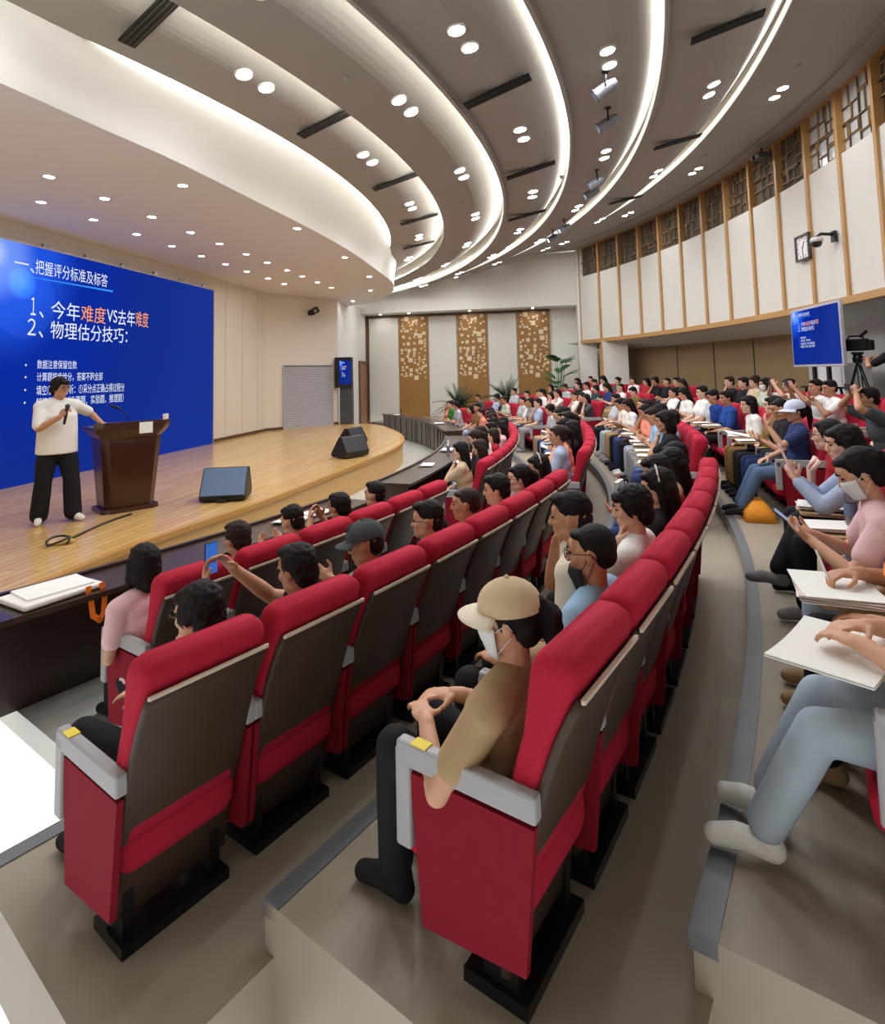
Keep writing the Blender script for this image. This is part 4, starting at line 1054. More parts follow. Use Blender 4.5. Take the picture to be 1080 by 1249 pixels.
def person_meshes(pose):
    """returns dict of meshes for one figure in its own space, and the head frame. pose keys: sit/stand, lean, yaw, pitch, arms, legs, female, sleeve, hairstyle, voxel, skirtless"""
    g = pose.get; vox = g('voxel', 0.012); fem = g('female', False); s = g('scale', 1.0)
    sit = g('sit', True); lean = R(g('lean', -8)); tw = Matrix.Rotation(R(g('twist', 0)), 3, 'Z')
    P = V(g('dx', 0.0), 0.31 + g('fwd', 0.0) + 0.25 * g('drop', 0.0), 0.525 - g('drop', 0.0)) if sit else V(0, 0, 0.93)
    U = tw @ V(0, math.sin(lean), math.cos(lean)); F = tw @ V(0, math.cos(lean), -math.sin(lean)); X = tw @ V(1, 0, 0)
    k = 0.92 if fem else 1.0
    B = Build(); C = Build(); T = Build()         # body, shirt, trousers
    QT = Matrix((tuple(X), tuple(F), tuple(U))).transposed()
    sw = 0.185 * k
    def torso(D, gr):
        D.ell(P + U * 0.02, (0.165 + gr, 0.115 + gr, 0.11 + gr), QT); D.ell(P + U * 0.14, (0.142 * k + gr, 0.105 + gr, 0.13 + gr), QT)
        D.ell(P + U * 0.29 + F * 0.01, (0.158 * k + gr, 0.105 + gr, 0.15 + gr), QT); D.ell(P + U * 0.40, (0.165 * k + gr, 0.085 + gr, 0.085 + gr), QT)
        for q in (-1, 1): D.cap(P + U * 0.465 + X * (0.055 * q), 0.055 + gr, P + U * 0.435 + X * (sw * q), 0.058 * k + gr)
        if fem:
            for q in (-1, 1): D.ell(P + U * 0.30 + F * 0.078 + X * (0.065 * q), (0.055 + gr, 0.036 + gr, 0.055 + gr), QT)
    torso(B, 0.0); torso(C, g('loose', 0.016))
    if g('tee', False):
        C.ecyl(P + U * 0.11, 0.212, 0.162, 0.46, QT); C.ell(P + U * 0.33, (0.195, 0.14, 0.14), QT)
    N = P + U * 0.485
    # the head stays more upright than the trunk
    hl = lean * g('neck', 0.5); UH = tw @ V(0, math.sin(hl), math.cos(hl)); FH = tw @ V(0, math.cos(hl), -math.sin(hl))
    H = N + UH * 0.165 + FH * (0.028 + g('jut', 0.0))
    Q = tw @ rotm(g('yaw', 0), g('pitch', 4) , g('roll', 0))
    B.cap(N - U * 0.03, 0.060 * k, H - UH * 0.055 - FH * 0.018, 0.052 * k)
    C.cap(N - U * 0.04, 0.066 * k + 0.006, N + U * 0.002, 0.060 * k + 0.006)
    head(B, H, Q, 1.0, fem)
    # arms
    for q in (-1, 1):
        sp = g('armR' if q > 0 else 'armL', 'lap')
        S = P + U * 0.43 + X * (sw * q)
        hd = None; nrm = V(0, 0, -1); curl = 0.5
        if isinstance(sp, tuple): W, hint, hd, nrm, curl = sp
        elif sp == 'lap': W, hint, hd = V(0.10 * q, 0.60, 0.64), V(0.6 * q, -0.5, -0.4), V(-0.5 * q, 0.8, -0.1)
        elif sp == 'fold': W, hint, hd = V(-0.02 * q, 0.50, 0.68 + 0.02 * q), V(0.9 * q, -0.2, -0.4), V(-0.9 * q, 0.4, 0)
        elif sp == 'rest': W, hint, hd = V(0.20 * q, 0.54, 0.705), V(0.5 * q, -0.6, -0.5), V(-0.15 * q, 1, -0.05)
        elif sp == 'chin':
            W = H + Q @ V(0.025 * q, 0.105, -0.170); hint = V(0.5 * q, 0.4, -1); hd = V(-0.1 * q, -0.15, 1); nrm = V(-0.15 * q, -1, 0); curl = 0.95
        elif sp == 'phone': W, hint, hd, nrm, curl = H + Q @ V(0.07 * q, 0.30, -0.11), V(0.5 * q, 0, -1), V(-0.35 * q, 0.35, 0.75), V(-0.8 * q, -0.3, 0.1), 0.75
        elif sp == 'read': W, hint, hd, nrm, curl = V(0.13 * q, 0.60, 0.80), V(0.6 * q, -0.4, -0.8), V(-0.25 * q, 0.7, 0.35), V(-0.6 * q, 0, 0.7), 0.6
        elif sp == 'hang': W, hint, hd, nrm = P + V(0.25 * q, 0.04, -0.10), V(0.3 * q, -1, 0), V(-0.05 * q, 0.15, -1), V(-1 * q, 0, 0)
        E_, W = ik(S, W, 0.285 * (0.95 if fem else 1), 0.25 * (0.95 if fem else 1), hint)
        fa = (W - E_).normalized(); hd = fa if hd is None else (hd.normalized() * 0.7 + fa * 0.5).normalized()
        B.chain([S, S.lerp(E_, 0.45), E_, E_.lerp(W, 0.3), W], [0.052 * k, 0.046 * k, 0.038 * k, 0.040 * k, 0.027 * k])
        hand(B, W, hd, nrm, q * (-1 if g('flip', False) else 1), curl, 0.93 if fem else 1.0)
        sl = g('sleeve', 0.62); gr = min(g('loose', 0.016), 0.022)
        if sl <= 1: C.chain([S, S.lerp(E_, 0.5 * sl), S.lerp(E_, sl)], [0.052 * k + gr, 0.050 * k + gr, 0.048 * k + gr])
        else: C.chain([S, S.lerp(E_, 0.5), E_, W - fa * 0.03], [0.052 * k + gr, 0.048 * k + gr, 0.042 * k + gr, 0.033 * k + gr * 0.7])
    # legs
    feet = []
    for q in (-1, 1):
        hip = P + X * (0.085 * q) + V(0, 0, -0.01)
        if sit:
            lg = g('legs', 'normal')
            if lg == 'cross' and q > 0: kn, an, tip = V(0.03, 0.72, 0.635), V(-0.11, 0.90, 0.30), V(-0.13, 1.06, 0.27)
            elif lg == 'out': kn, an, tip = V(0.12 * q, 0.74, 0.50), V(0.10 * q, 0.93, 0.10), V(0.12 * q, 1.08, 0.055)
            elif lg == 'back': kn, an, tip = V(0.12 * q, 0.73, 0.52), V(0.11 * q, 0.60, 0.11), V(0.12 * q, 0.74, 0.045)
            else: kn, an, tip = V(0.12 * q, 0.73, 0.525), V(0.11 * q, 0.74, 0.09), V(0.125 * q, 0.885, 0.045)
        else:
            off = g('stance', {}).get(q, (0.0, 0.0)); kn = V(0.11 * q + off[0] * 0.5, 0.02 + off[1] * 0.6, 0.50); an = V(0.11 * q + off[0], -0.02 + off[1], 0.09); tip = an + V(0.05 * q, 0.14, -0.045)
        pts = [hip, hip.lerp(kn, 0.5), kn, kn.lerp(an, 0.35), an]
        B.chain(pts, [0.088, 0.074, 0.054, 0.052, 0.036]); B.cap(an - V(0, 0.02, 0.035), 0.034, tip, 0.030)
        gr = g('trouser', 0.012)
        T.chain(pts[:4] + [kn.lerp(an, g('hem', 0.9))], [0.090 + min(gr, 0.012), 0.076 + gr, 0.056 + gr, 0.054 + gr * 1.2, 0.046 + gr * 1.5])
        sh = Build(); sh.cap(an - V(0, 0.035, 0.042), 0.041, an.lerp(tip, 0.55) - V(0, 0, 0.008), 0.040); sh.cap(an.lerp(tip, 0.55) - V(0, 0, 0.012), 0.041, tip - V(0, 0, 0.004), 0.035); sh.cap(an - V(0, 0.02, 0.02), 0.045, an - V(0, 0.02, 0.0), 0.044)
        feet.append(sh.mesh('shoe', max(vox, 0.009), 2))
    T.ell(P + U * 0.0, (0.172, 0.128, 0.115), QT)
    if not sit: T.cap(P + V(0, 0, 0.03), 0.13, P - V(0, 0, 0.08), 0.13)
    out = {'body': B.mesh('person', vox, 2), 'shirt': C.mesh('shirt', max(vox, 0.010), 10 if not sit else 6), 'trousers': T.mesh('trousers', max(vox, 0.011), 3), 'shoes': feet}
    out['eyes'], out['eyebrows'] = [], []
    for q in (-1, 1):
        EB = bmesh.new(); bmesh.ops.create_uvsphere(EB, u_segments=10, v_segments=6, radius=1, matrix=Matrix.Translation(V(0.031 * q, 0.083, 0.010)) @ Matrix.Diagonal((0.0135, 0.009, 0.006, 1)))
        me = bpy.data.meshes.new('eye'); EB.to_mesh(me); EB.free(); out['eyes'].append(me)
        EB = bmesh.new(); box(EB, (0.031 * q, 0.0925, 0.032), (0.034, 0.008, 0.006), Matrix.Rotation(-0.18 * q, 3, 'Y') @ Matrix.Rotation(-0.25 * q, 3, 'Z'))
        me = bpy.data.meshes.new('eyebrow'); EB.to_mesh(me); EB.free(); out['eyebrows'].append(me)
    out['HM'] = Matrix.Translation(H) @ Q.to_4x4()
    return out

SKIN = [mat('skin_warm_light', (208, 160, 130), 0.5, var=0.05, scale=12, spec=0.35), mat('skin_warm_tan', (190, 140, 108), 0.5, var=0.05, scale=12, spec=0.35), mat('skin_warm_pale', (220, 178, 152), 0.5, var=0.05, scale=12, spec=0.35)]
M_HAIR = mat('black_hair', (26, 22, 21), 0.5, var=0.25, scale=40, bump=0.5, bscale=130, stretch=(3, 3, 1), spec=0.16)
M_HAIRB = mat('dark_brown_hair', (46, 34, 28), 0.5, var=0.25, scale=40, bump=0.5, bscale=130, stretch=(3, 3, 1), spec=0.16)
M_EYE = mat('dark_eye', (30, 24, 22), 0.25)
CLOTH = {}
def cloth(name, rgb):
    if name not in CLOTH: CLOTH[name] = mat('cloth_' + name.replace(' ', '_'), rgb, 0.85, var=0.10, scale=9, bump=0.25, bscale=35, spec=0.2)
    return CLOTH[name]
COLS = {'white': (236, 235, 230), 'cream': (226, 216, 196), 'black': (32, 32, 36), 'navy blue': (48, 62, 108), 'blue': (36, 74, 148), 'pale blue': (150, 186, 214), 'pink': (230, 190, 194), 'grey': (142, 142, 142), 'dark grey': (74, 78, 82), 'dark green': (40, 66, 60), 'beige': (204, 182, 150),
        'red': (168, 40, 50), 'brown': (128, 98, 58), 'pale green': (190, 200, 180), 'coral': (232, 150, 124), 'denim blue': (86, 108, 138), 'khaki': (172, 146, 110), 'pale grey': (184, 190, 194), 'light denim': (168, 184, 196), 'striped blue': (168, 182, 210), 'bright green': (70, 140, 56), 'deep blue': (28, 58, 132)}
def cl(name): return cloth(name, COLS[name])

HAIR_CACHE = {}
def hair_of(style, voxel):
    key = (style, voxel)
    if key not in HAIR_CACHE: HAIR_CACHE[key] = hair_mesh(style, voxel)
    return HAIR_CACHE[key]

def slot(o, m):
    """the object's own material, so that copies may share one mesh"""
    if not o.data.materials: o.data.materials.append(None)
    o.material_slots[0].link = 'OBJECT'; o.material_slots[0].material = m

def make_person(me, loc, rz, skin, shirt, trousers, hair='short', hairm=None, shoes='black', name='person', hv=0.009, with_eyes=True, scale=1.0, hide_hair=False):
    o = bpy.data.objects.new(name, me['body']); link(o); slot(o, SKIN[skin]); o.location = loc; o.rotation_euler = (0, 0, rz); o.scale = (scale,) * 3
    def part(nm, mesh, m, M4=None):
        c = bpy.data.objects.new(nm, mesh); link(c, o); slot(c, m)
        if M4 is not None: c.matrix_local = M4
        return c
    part('shirt', me['shirt'], cl(shirt)); part('trousers', me['trousers'], cl(trousers))
    for f in me['shoes']: part('shoe', f, cl(shoes))
    if not hide_hair: part('hair', hair_of(hair, hv), hairm or M_HAIR, me['HM'])
    if with_eyes:
        for k in range(2): part('eye', me['eyes'][k], M_EYE, me['HM']); part('eyebrow', me['eyebrows'][k], hairm or M_HAIR, me['HM'])
    return o

def head_part(o, me, nm, bm, m, smooth=True):
    c = from_bm(nm, bm, m, o, smooth); c.matrix_local = me['HM']; return c
def add_glasses(o, me):
    bm = bmesh.new()
    for q in (-1, 1):
        pts = [(0.033 * q + 0.025 * math.cos(t), 0.104, 0.008 + 0.019 * math.sin(t)) for t in [2 * PI * k / 14 for k in range(15)]]
        tube(bm, pts, 0.0022, 6); tube(bm, [(0.057 * q, 0.103, 0.012), (0.078 * q, 0.06, 0.012), (0.083 * q, -0.01, 0.010), (0.080 * q, -0.035, -0.012)], 0.0022, 6)
    tube(bm, [(-0.008, 0.104, 0.012), (0.008, 0.104, 0.012)], 0.0022, 6)
    return head_part(o, me, 'glasses', bm, mat('dark_spectacle_frame', (40, 32, 30), 0.35))
def add_mask(o, me, m=None, low=0.0):
    bm = bmesh.new(); rows = []
    for i in range(7):
        z = -0.005 - low - i * 0.0165; r = []
        for j in range(13):
            a = (j / 12 - 0.5) * 2.5; w = 0.070 - 0.012 * (i / 6) ** 2
            y = 0.012 + (0.086 + 0.015 * math.exp(-((i - 2.0) / 1.6) ** 2) * math.exp(-(a / 0.5) ** 2) - 0.010 * (i / 6) ** 3) * math.cos(a) 
            r.append(bm.verts.new(((w + 0.006) * math.sin(a) * 1.06, y, z)))
        rows.append(r)
    for a, b in zip(rows, rows[1:]):
        for j in range(12): bm.faces.new((a[j], a[j + 1], b[j + 1], b[j]))
    for q in (-1, 1):
        tube(bm, [(0.070 * q, 0.042, -0.02 - low), (0.082 * q, -0.01, 0.012), (0.082 * q, -0.024, -0.01)], 0.0018, 5)
        tube(bm, [(0.064 * q, 0.040, -0.09 - low), (0.082 * q, -0.018, -0.03)], 0.0018, 5)
    c = head_part(o, me, 'face_mask', bm, m or mat('pale_face_mask', (222, 228, 230), 0.8))
    sd = c.modifiers.new('t', 'SOLIDIFY'); sd.thickness = 0.002
    return c
def add_cap(o, me, m, brim=None, back=False):
    bm = bmesh.new(); rows = []
    for i in range(9):
        t = i / 8 * PI / 2 * 1.12 - 0.19; r = []
        for j in range(28):
            a = 2 * PI * j / 28
            r.append(bm.verts.new((0.093 * math.cos(t) * math.cos(a), -0.010 + 0.112 * math.cos(t) * math.sin(a), 0.048 + 0.088 * math.sin(t))))
        rows.append(r)
    for a, b in zip(rows, rows[1:]):
        for j in range(28): bm.faces.new((a[j], a[(j + 1) % 28], b[(j + 1) % 28], b[j]))
    bm.faces.new(rows[-1])
    c = head_part(o, me, 'cap', bm, m)
    bm = bmesh.new(); rows = []
    for i in range(5):
        t = i / 4; r = []
        for j in range(15):
            a = (j / 14 - 0.5) * 2.5; rr = 0.098 + 0.002 + t * 0.072 * max(0.15, math.cos(a * 0.62)) ** 1.2
            r.append(bm.verts.new((rr * math.sin(a) * (1 - 0.12 * t), -0.008 + rr * math.cos(a) * 1.06, 0.042 - 0.012 * t - 0.020 * (a / 1.25) ** 2 * (0.3 + t))))
        rows.append(r)
    for a, b in zip(rows, rows[1:]):
        for j in range(14): bm.faces.new((a[j], a[j + 1], b[j + 1], b[j]))
    b_ = from_bm('cap_brim', bm, brim or m, c, True); sd = b_.modifiers.new('t', 'SOLIDIFY'); sd.thickness = 0.004
    bm = bmesh.new(); bmesh.ops.create_uvsphere(bm, u_segments=10, v_segments=6, radius=0.009, matrix=Matrix.Translation((0, -0.012, 0.137))); from_bm('cap_button', bm, m, c, True)
    return c
# ------------------------------------------------------------------ the audience
CH = {}
for o in list(COL.objects):
    if o.type == 'EMPTY' and o.name.startswith('auditorium_chair'): pass
TAKEN = {}
NV = 0.0075       # skin detail of the people close to the camera
def seat_loc(blk, row, j):
    d = SEATS[blk][row][j]; x, y = seat_xy(row, d); return Vector((x, y, TIER_H * row)), seat_rot(d)
def seat_words(blk, row, j): return '%s seat, %s row, %s' % (ORD[j], ORD[row], BW[blk])
def sit(blk, row, j, label, pose, **kw):
    TAKEN[(blk, row, j)] = 1
    loc, rz = seat_loc(blk, row, j)
    pose = dict(pose); pose.setdefault('voxel', NV)
    if blk == 'near' and row < 3: pose.setdefault('drop', (0.15, 0.11, 0.10)[row])
    me = person_meshes(pose)
    kw.setdefault('hv', 0.0075)
    o = make_person(me, loc, rz, **kw); tag(o, label, 'person', 'seated audience')
    return o, me, Matrix.Translation(loc) @ Matrix.Rotation(rz, 4, 'Z')

def phone(M4, loc, rot, label, lit=True, w=0.075, h=0.155):
    o = empty('smartphone'); o.matrix_world = M4 @ Matrix.Translation(loc) @ rot.to_4x4(); tag(o, label, 'phone')
    bm = bmesh.new(); box(bm, (0, 0, 0), (w, 0.009, h)); bevel(bm, 0.003, 2); from_bm('phone_case', bm, M_BLACK, o)
    bm = bmesh.new(); box(bm, (0, -0.0055, 0), (w - 0.008, 0.002, h - 0.01)); from_bm('phone_screen', bm, emit('phone_blue_screen', (60, 110, 200), 0.7) if lit else emit('phone_pale_screen', (170, 180, 215), 0.6), o)
    return o
def sheets(name, M4, loc, rot, size, label, n=1, m=None, group=None):
    o = empty(name); o.matrix_world = M4 @ Matrix.Translation(loc) @ rot.to_4x4(); tag(o, label, 'paper', group)
    for k in range(n):
        bm = bmesh.new(); nx = 8; th = 0.004
        rr = random.Random(len(label) + k)
        ang = rr.uniform(-0.12, 0.12) * (k > 0)
        rows = []
        for i in range(nx + 1):
            u = (i / nx - 0.5) * size[0]; zc = 0.012 * (2 * i / nx - 1) ** 2 + k * 0.007
            rows.append([bm.verts.new((u, v, zc + dz)) for v, dz in ((-size[1] / 2, 0), (size[1] / 2, 0), (size[1] / 2, th), (-size[1] / 2, th))])
        for a, b in zip(rows, rows[1:]):
            for q in range(4): bm.faces.new((a[q], a[(q + 1) % 4], b[(q + 1) % 4], b[q]))
        bm.faces.new(rows[0]); bm.faces.new(rows[-1])
        bmesh.ops.rotate(bm, verts=bm.verts, cent=(0, 0, 0), matrix=Matrix.Rotation(ang, 3, 'Z'))
        from_bm('sheet', bm, m or (M_PAPER if k == n - 1 or k % 2 == 0 else M_PAPERPRINT), o)
    return o
I3 = Matrix.Identity(3)
RX = lambda d: Matrix.Rotation(R(d), 3, 'X')
RZ = lambda d: Matrix.Rotation(R(d), 3, 'Z')

# first row, near block
sit('near', 0, 5, 'Person in pink tee with black bob at the desk end by the white bag', dict(dx=-0.10, lean=8, arms=0, armL='rest', armR='rest', female=True, yaw=-8, pitch=2, neck=0.2), skin=0, shirt='pink', trousers='black', hair='bob')
sit('near', 0, 4, 'Person with dark brown hair low behind the second desk chair of the first row', dict(lean=0, yaw=-6, pitch=10), skin=1, shirt='dark grey', trousers='black', hair='short', hairm=M_HAIRB)
sit('near', 0, 3, 'Person with black hair leaning over the open papers on the first desk', dict(lean=2, yaw=-4, pitch=14, armL='read', armR='read'), skin=0, shirt='pale grey', trousers='black', hair='crop')
sit('near', 0, 2, 'Person with raised hands near the face at the first desk, short black hair', dict(lean=0, yaw=-6, pitch=4, armL='phone', armR='phone'), skin=1, shirt='black', trousers='black', hair='short')
sit('near', 0, 1, 'Person with neat black hair at the aisle end of the first desk', dict(lean=0, yaw=0, pitch=0, armL='fold', armR='fold'), skin=0, shirt='navy blue', trousers='black', hair='crop')
# second row, near block
o, me, M = sit('near', 1, 7, 'Person with glasses and full black hair holding a hand to the mouth', dict(drop=0.145, dx=0.14, lean=-8, yaw=16, pitch=4, armL='chin', armR='lap', voxel=0.006), skin=0, shirt='white', trousers='black', hair='fringe'); add_glasses(o, me)
o, me, M = sit('near', 1, 6, 'Person with thick black hair filming with a raised phone in the second row', dict(dx=0.12, lean=-8, yaw=6, pitch=8, armL=(V(-0.20, 0.56, 1.02), V(-0.6, 0, -1), V(0, 0.2, 1), V(0.6, -0.5, 0), 0.8), armR=(V(-0.04, 0.56, 1.06), V(0.8, 0, -1), V(-0.5, 0.2, 0.8), V(-0.8, 0, 0), 0.7), voxel=0.006), skin=1, shirt='black', trousers='black', hair='short')
phone(M, V(-0.15, 0.60, 1.14), RZ(6), 'Lit phone held up by the filming person in the second row')
o, me, M = sit('near', 1, 5, 'Person in a dark grey cap looking down at a phone', dict(dx=0.08, lean=-8, yaw=22, pitch=14, armL='read', armR='read'), skin=1, shirt='pale grey', trousers='black', hair='crop'); add_cap(o, me, cl('dark grey'))
phone(M, V(-0.04, 0.70, 0.90), RX(-55), 'Phone with a pale screen held low by the person in the dark grey cap', False)
o, me, M = sit('near', 1, 4, 'Person with thin glasses and thick black hair facing the stage, second row', dict(dx=0.14, lean=-10, yaw=22, pitch=2), skin=0, shirt='black', trousers='black', hair='crop'); add_glasses(o, me)
sit('near', 1, 3, 'Person with closely shaved grey brown hair in the second row', dict(dx=0.12, lean=-10, yaw=25, pitch=4), skin=1, shirt='coral', trousers='black', hair='buzz', hairm=M_HAIRB)
sit('near', 1, 2, 'Person with smooth black hair in the second row, next to the shaved head', dict(dx=0.14, lean=-10, yaw=20, pitch=6), skin=0, shirt='white', trousers='black', hair='short')
o, me, M = sit('near', 1, 1, 'Person with glasses and tied back black hair in the second row', dict(dx=0.14, lean=-10, yaw=25, pitch=6, female=True), skin=2, shirt='black', trousers='black', hair='ponytail'); add_glasses(o, me)
def headband(o, me):
    bm = bmesh.new(); tube(bm, [(0.091 * math.cos(t), -0.016 + 0.0, 0.040 + 0.104 * math.sin(t)) for t in [PI * k / 16 for k in range(17)]], 0.006, 6)
    return head_part(o, me, 'headband', bm, mat('pale_headband', (214, 206, 196), 0.6))
o, me, M = sit('near', 1, 0, 'Person with a pale headband in black hair at the aisle end of the second row', dict(dx=0.22, lean=-10, yaw=30, pitch=8, female=True), skin=0, shirt='white', trousers='black', hair='bob'); headband(o, me)
# third row, near block
o, me, M = sit('near', 2, 7, 'Person in a beige baseball cap and pale face mask, closest to the camera', dict(drop=0.16, lean=-7, yaw=20, pitch=6, armL='lap', armR='lap', voxel=0.006, neck=0.3), skin=0, shirt='khaki', trousers='black', hair='ponytail'); add_mask(o, me); add_cap(o, me, cl('beige'), cl('cream'))
o, me, M = sit('near', 2, 6, 'Person in a pale blue shirt with glasses and a black mask under the chin', dict(dx=0.15, lean=-10, yaw=12, pitch=6, voxel=0.006), skin=1, shirt='pale blue', trousers='black', hair='buzz'); add_glasses(o, me); add_mask(o, me, mat('black_face_mask', (28, 28, 30), 0.8), 0.045)
o, me, M = sit('near', 2, 5, 'Person in a cream tee resting the chin on a fist', dict(dx=-0.03, lean=14, drop=0.04, yaw=10, pitch=4, armL='lap', armR='chin', voxel=0.006, neck=0.3), skin=1, shirt='cream', trousers='black', hair='crop')
o, me, M = sit('near', 2, 4, 'Person in a white tee with a fringe, fingers at the mouth, third row', dict(dx=-0.03, lean=-6, yaw=16, pitch=8, armL='chin', armR='lap', voxel=0.006), skin=2, shirt='white', trousers='black', hair='fringe')
o, me, M = sit('near', 2, 3, 'Person with a thin headband and long black hair in the third row', dict(dx=0.12, lean=-8, yaw=14, pitch=8, female=True), skin=0, shirt='black', trousers='black', hair='long'); headband(o, me)
sit('near', 2, 2, 'Person with short black hair bent over papers, third row near block', dict(dx=0.18, lean=0, yaw=14, pitch=16, armL='read', armR='read'), skin=1, shirt='dark grey', trousers='black', hair='short')
sit('near', 2, 1, 'Person with long dark hair over a pale top, second seat from the aisle, third row', dict(dx=0.12, lean=-6, yaw=18, pitch=10, female=True), skin=0, shirt='beige', trousers='navy blue', hair='long')
sit('near', 2, 0, 'Person in black at the aisle end of the third row near block', dict(lean=-6, yaw=20, pitch=6, armL='fold', armR='fold'), skin=0, shirt='black', trousers='navy blue', hair='fringe')
# fourth row, near block (seen from the front, at the right)
o, me, M = sit('near', 3, 0, 'Person in a red top with a pale vest edge, glasses and tied hair', dict(lean=14, yaw=-22, pitch=4, female=True, armL='lap', armR='lap', voxel=0.007), skin=2, shirt='red', trousers='black', hair='bun'); add_glasses(o, me)
bm = bmesh.new()
for q in (-1, 1): tube(bm, [(0.10 * q, 0.55, 0.98), (0.085 * q, 0.60, 0.90), (0.05 * q, 0.60, 0.80), (0.035 * q, 0.575, 0.70)], 0.022, 8)
c = from_bm('vest_edge', bm, mat('pale_knit_trim', (226, 190, 178), 0.8, bump=0.3), o, True)
o, me, M = sit('near', 3, 1, 'Person in a striped blue shirt with a black bob holding up a sheet of paper', dict(lean=13, yaw=6, pitch=10, female=True, sleeve=1.5, armL=(V(-0.06, 0.75, 0.92), V(-0.6, -0.2, -1), V(0.1, 0.3, 0.9), V(0.6, -0.5, 0), 0.7), armR=(V(0.08, 0.73, 0.90), V(0.7, -0.2, -1), V(-0.1, 0.3, 0.9), V(-0.6, -0.5, 0), 0.7), legs='cross', voxel=0.006, neck=0.3), skin=2, shirt='striped blue', trousers='black', hair='bob', shoes='grey')
sheets('paper_sheet', M, V(0.0, 0.81, 1.05), RX(72), (0.16, 0.20), 'Pale pink sheet held up by the person in the striped blue shirt', 1, mat('pale_pink_paper', (236, 208, 212), 0.8))
o, me, M = sit('near', 3, 3, 'Person in pink tee with pale mask and hair clip looking at a phone', dict(lean=18, yaw=4, pitch=26, female=True, armL=(V(-0.10, 0.74, 0.82), V(-0.7, -0.4, -0.8), V(0.3, 0.7, 0.3), V(0.5, 0, 0.8), 0.7), armR=(V(0.10, 0.72, 0.80), V(0.7, -0.4, -0.8), V(-0.3, 0.7, 0.3), V(-0.5, 0, 0.8), 0.7), voxel=0.006, neck=0.4), skin=0, shirt='pink', trousers='light denim', hair='ponytail', shoes='khaki'); add_mask(o, me)
bm = bmesh.new(); box(bm, (0.088, -0.02, 0.06), (0.012, 0.060, 0.022)); bevel(bm, 0.004, 2); head_part(o, me, 'hair_clip', bm, mat('grey_hair_clip', (150, 146, 140), 0.4))
phone(M, V(0.0, 0.84, 0.885), RX(-50), 'Dark phone held in both hands by the person in the pink tee', False)
o, me, M = sit('near', 3, 4, 'Person in a pale tee writing on papers at the edge of the fourth row', dict(lean=-8, yaw=0, pitch=24, armL='rest', armR=(V(0.08, 0.58, 0.80), V(0.8, -0.3, -0.6), V(-0.3, 0.9, -0.2), V(0, 0, -1), 0.9), voxel=0.006), skin=1, shirt='white', trousers='black', hair='short', shoes='khaki')
WR = M
o, me, M = sit('near', 3, 5, 'Person in pale jeans with hands over a booklet, at the end of the fourth row', dict(lean=-10, yaw=0, pitch=22, armL=(V(-0.10, 0.60, 0.79), V(-0.7, -0.4, -0.6), V(0.4, 0.9, -0.1), V(0, 0, -1), 0.5), armR=(V(0.08, 0.57, 0.79), V(0.7, -0.4, -0.6), V(-0.4, 0.9, -0.1), V(0, 0, -1), 0.5), voxel=0.006, legs='out'), skin=0, shirt='cream', trousers='light denim', hair='short', shoes='white')
WE = M

# fourth row, middle block
o, me, M = sit('middle', 3, 0, 'Person in a navy tee and pale blue cap raising a hand at the aisle', dict(lean=-2, yaw=14, pitch=8, female=True, legs='out', armL=(V(-0.16, 0.62, 1.02), V(-0.5, 0.3, -1), V(0.1, 0.2, 1), V(0.3, -1, 0), 0.4), armR='lap'), skin=0, shirt='navy blue', trousers='denim blue', hair='ponytail'); add_cap(o, me, mat('pale_blue_cap', (206, 214, 236), 0.8))
o, me, M = sit('middle', 3, 1, 'Person in a black tee with cropped grey hair reading a paper in the fourth row', dict(lean=2, yaw=4, pitch=18, armL='read', armR='read'), skin=1, shirt='black', trousers='navy blue', hair='buzz')
sheets('paper_sheet', M, V(0.0, 0.80, 0.84), RX(12), (0.42, 0.30), 'Wide white papers held by the person in the black tee', 2)
sit('middle', 3, 2, 'Person in a brown coat with long black hair in the fourth row', dict(lean=-4, yaw=-14, pitch=2, female=True, sleeve=1.5, armL='fold', armR='fold'), skin=2, shirt='brown', trousers='black', hair='long')
sit('middle', 3, 3, 'Person in a white and pink top with thick dark hair and a pale face mask', dict(lean=14, yaw=16, pitch=4, female=True, armL='lap', armR='lap'), skin=2, shirt='white', trousers='brown', hair='bob')
TAKEN[('middle', 3, 4)] = 0
TAKEN[('middle', 3, 5)] = 0
sit('middle', 3, 6, 'Person in a bright blue shirt turned towards the aisle in the fourth row', dict(lean=2, yaw=10, pitch=6, sleeve=0.8), skin=1, shirt='blue', trousers='black', hair='short')
sit('middle', 3, 7, 'Person in a deep blue polo looking down in the fourth row', dict(lean=8, yaw=0, pitch=18, armL='rest', armR='rest'), skin=1, shirt='deep blue', trousers='black', hair='crop')
# fifth row, middle block
UP = lambda q, z=1.22: (V(0.10 * q, 0.62, z), V(0.9 * q, 0.2, -0.6), V(-0.3 * q, 0.3, 0.9), V(-0.8 * q, -0.4, 0), 0.8)
o, me, M = sit('middle', 4, 0, 'Person in a dark grey shirt filming with both hands raised, end of the fifth row', dict(lean=16, fwd=0.40, yaw=6, pitch=0, armL=(V(-0.08, 1.02, 1.20), V(-0.9, 0.2, -0.6), V(0.3, 0.3, 0.9), V(0.8, -0.4, 0), 0.8), armR=(V(0.08, 1.02, 1.20), V(0.9, 0.2, -0.6), V(-0.3, 0.3, 0.9), V(-0.8, -0.4, 0), 0.8)), skin=1, shirt='dark grey', trousers='black', hair='short')
phone(M, V(0, 1.08, 1.28), I3, 'Phone raised by the person in the dark grey shirt', True, 0.15, 0.075)
sit('middle', 4, 1, 'Person in a grey top half hidden behind the filming person, fifth row', dict(lean=0, yaw=10, pitch=4), skin=2, shirt='grey', trousers='black', hair='short')
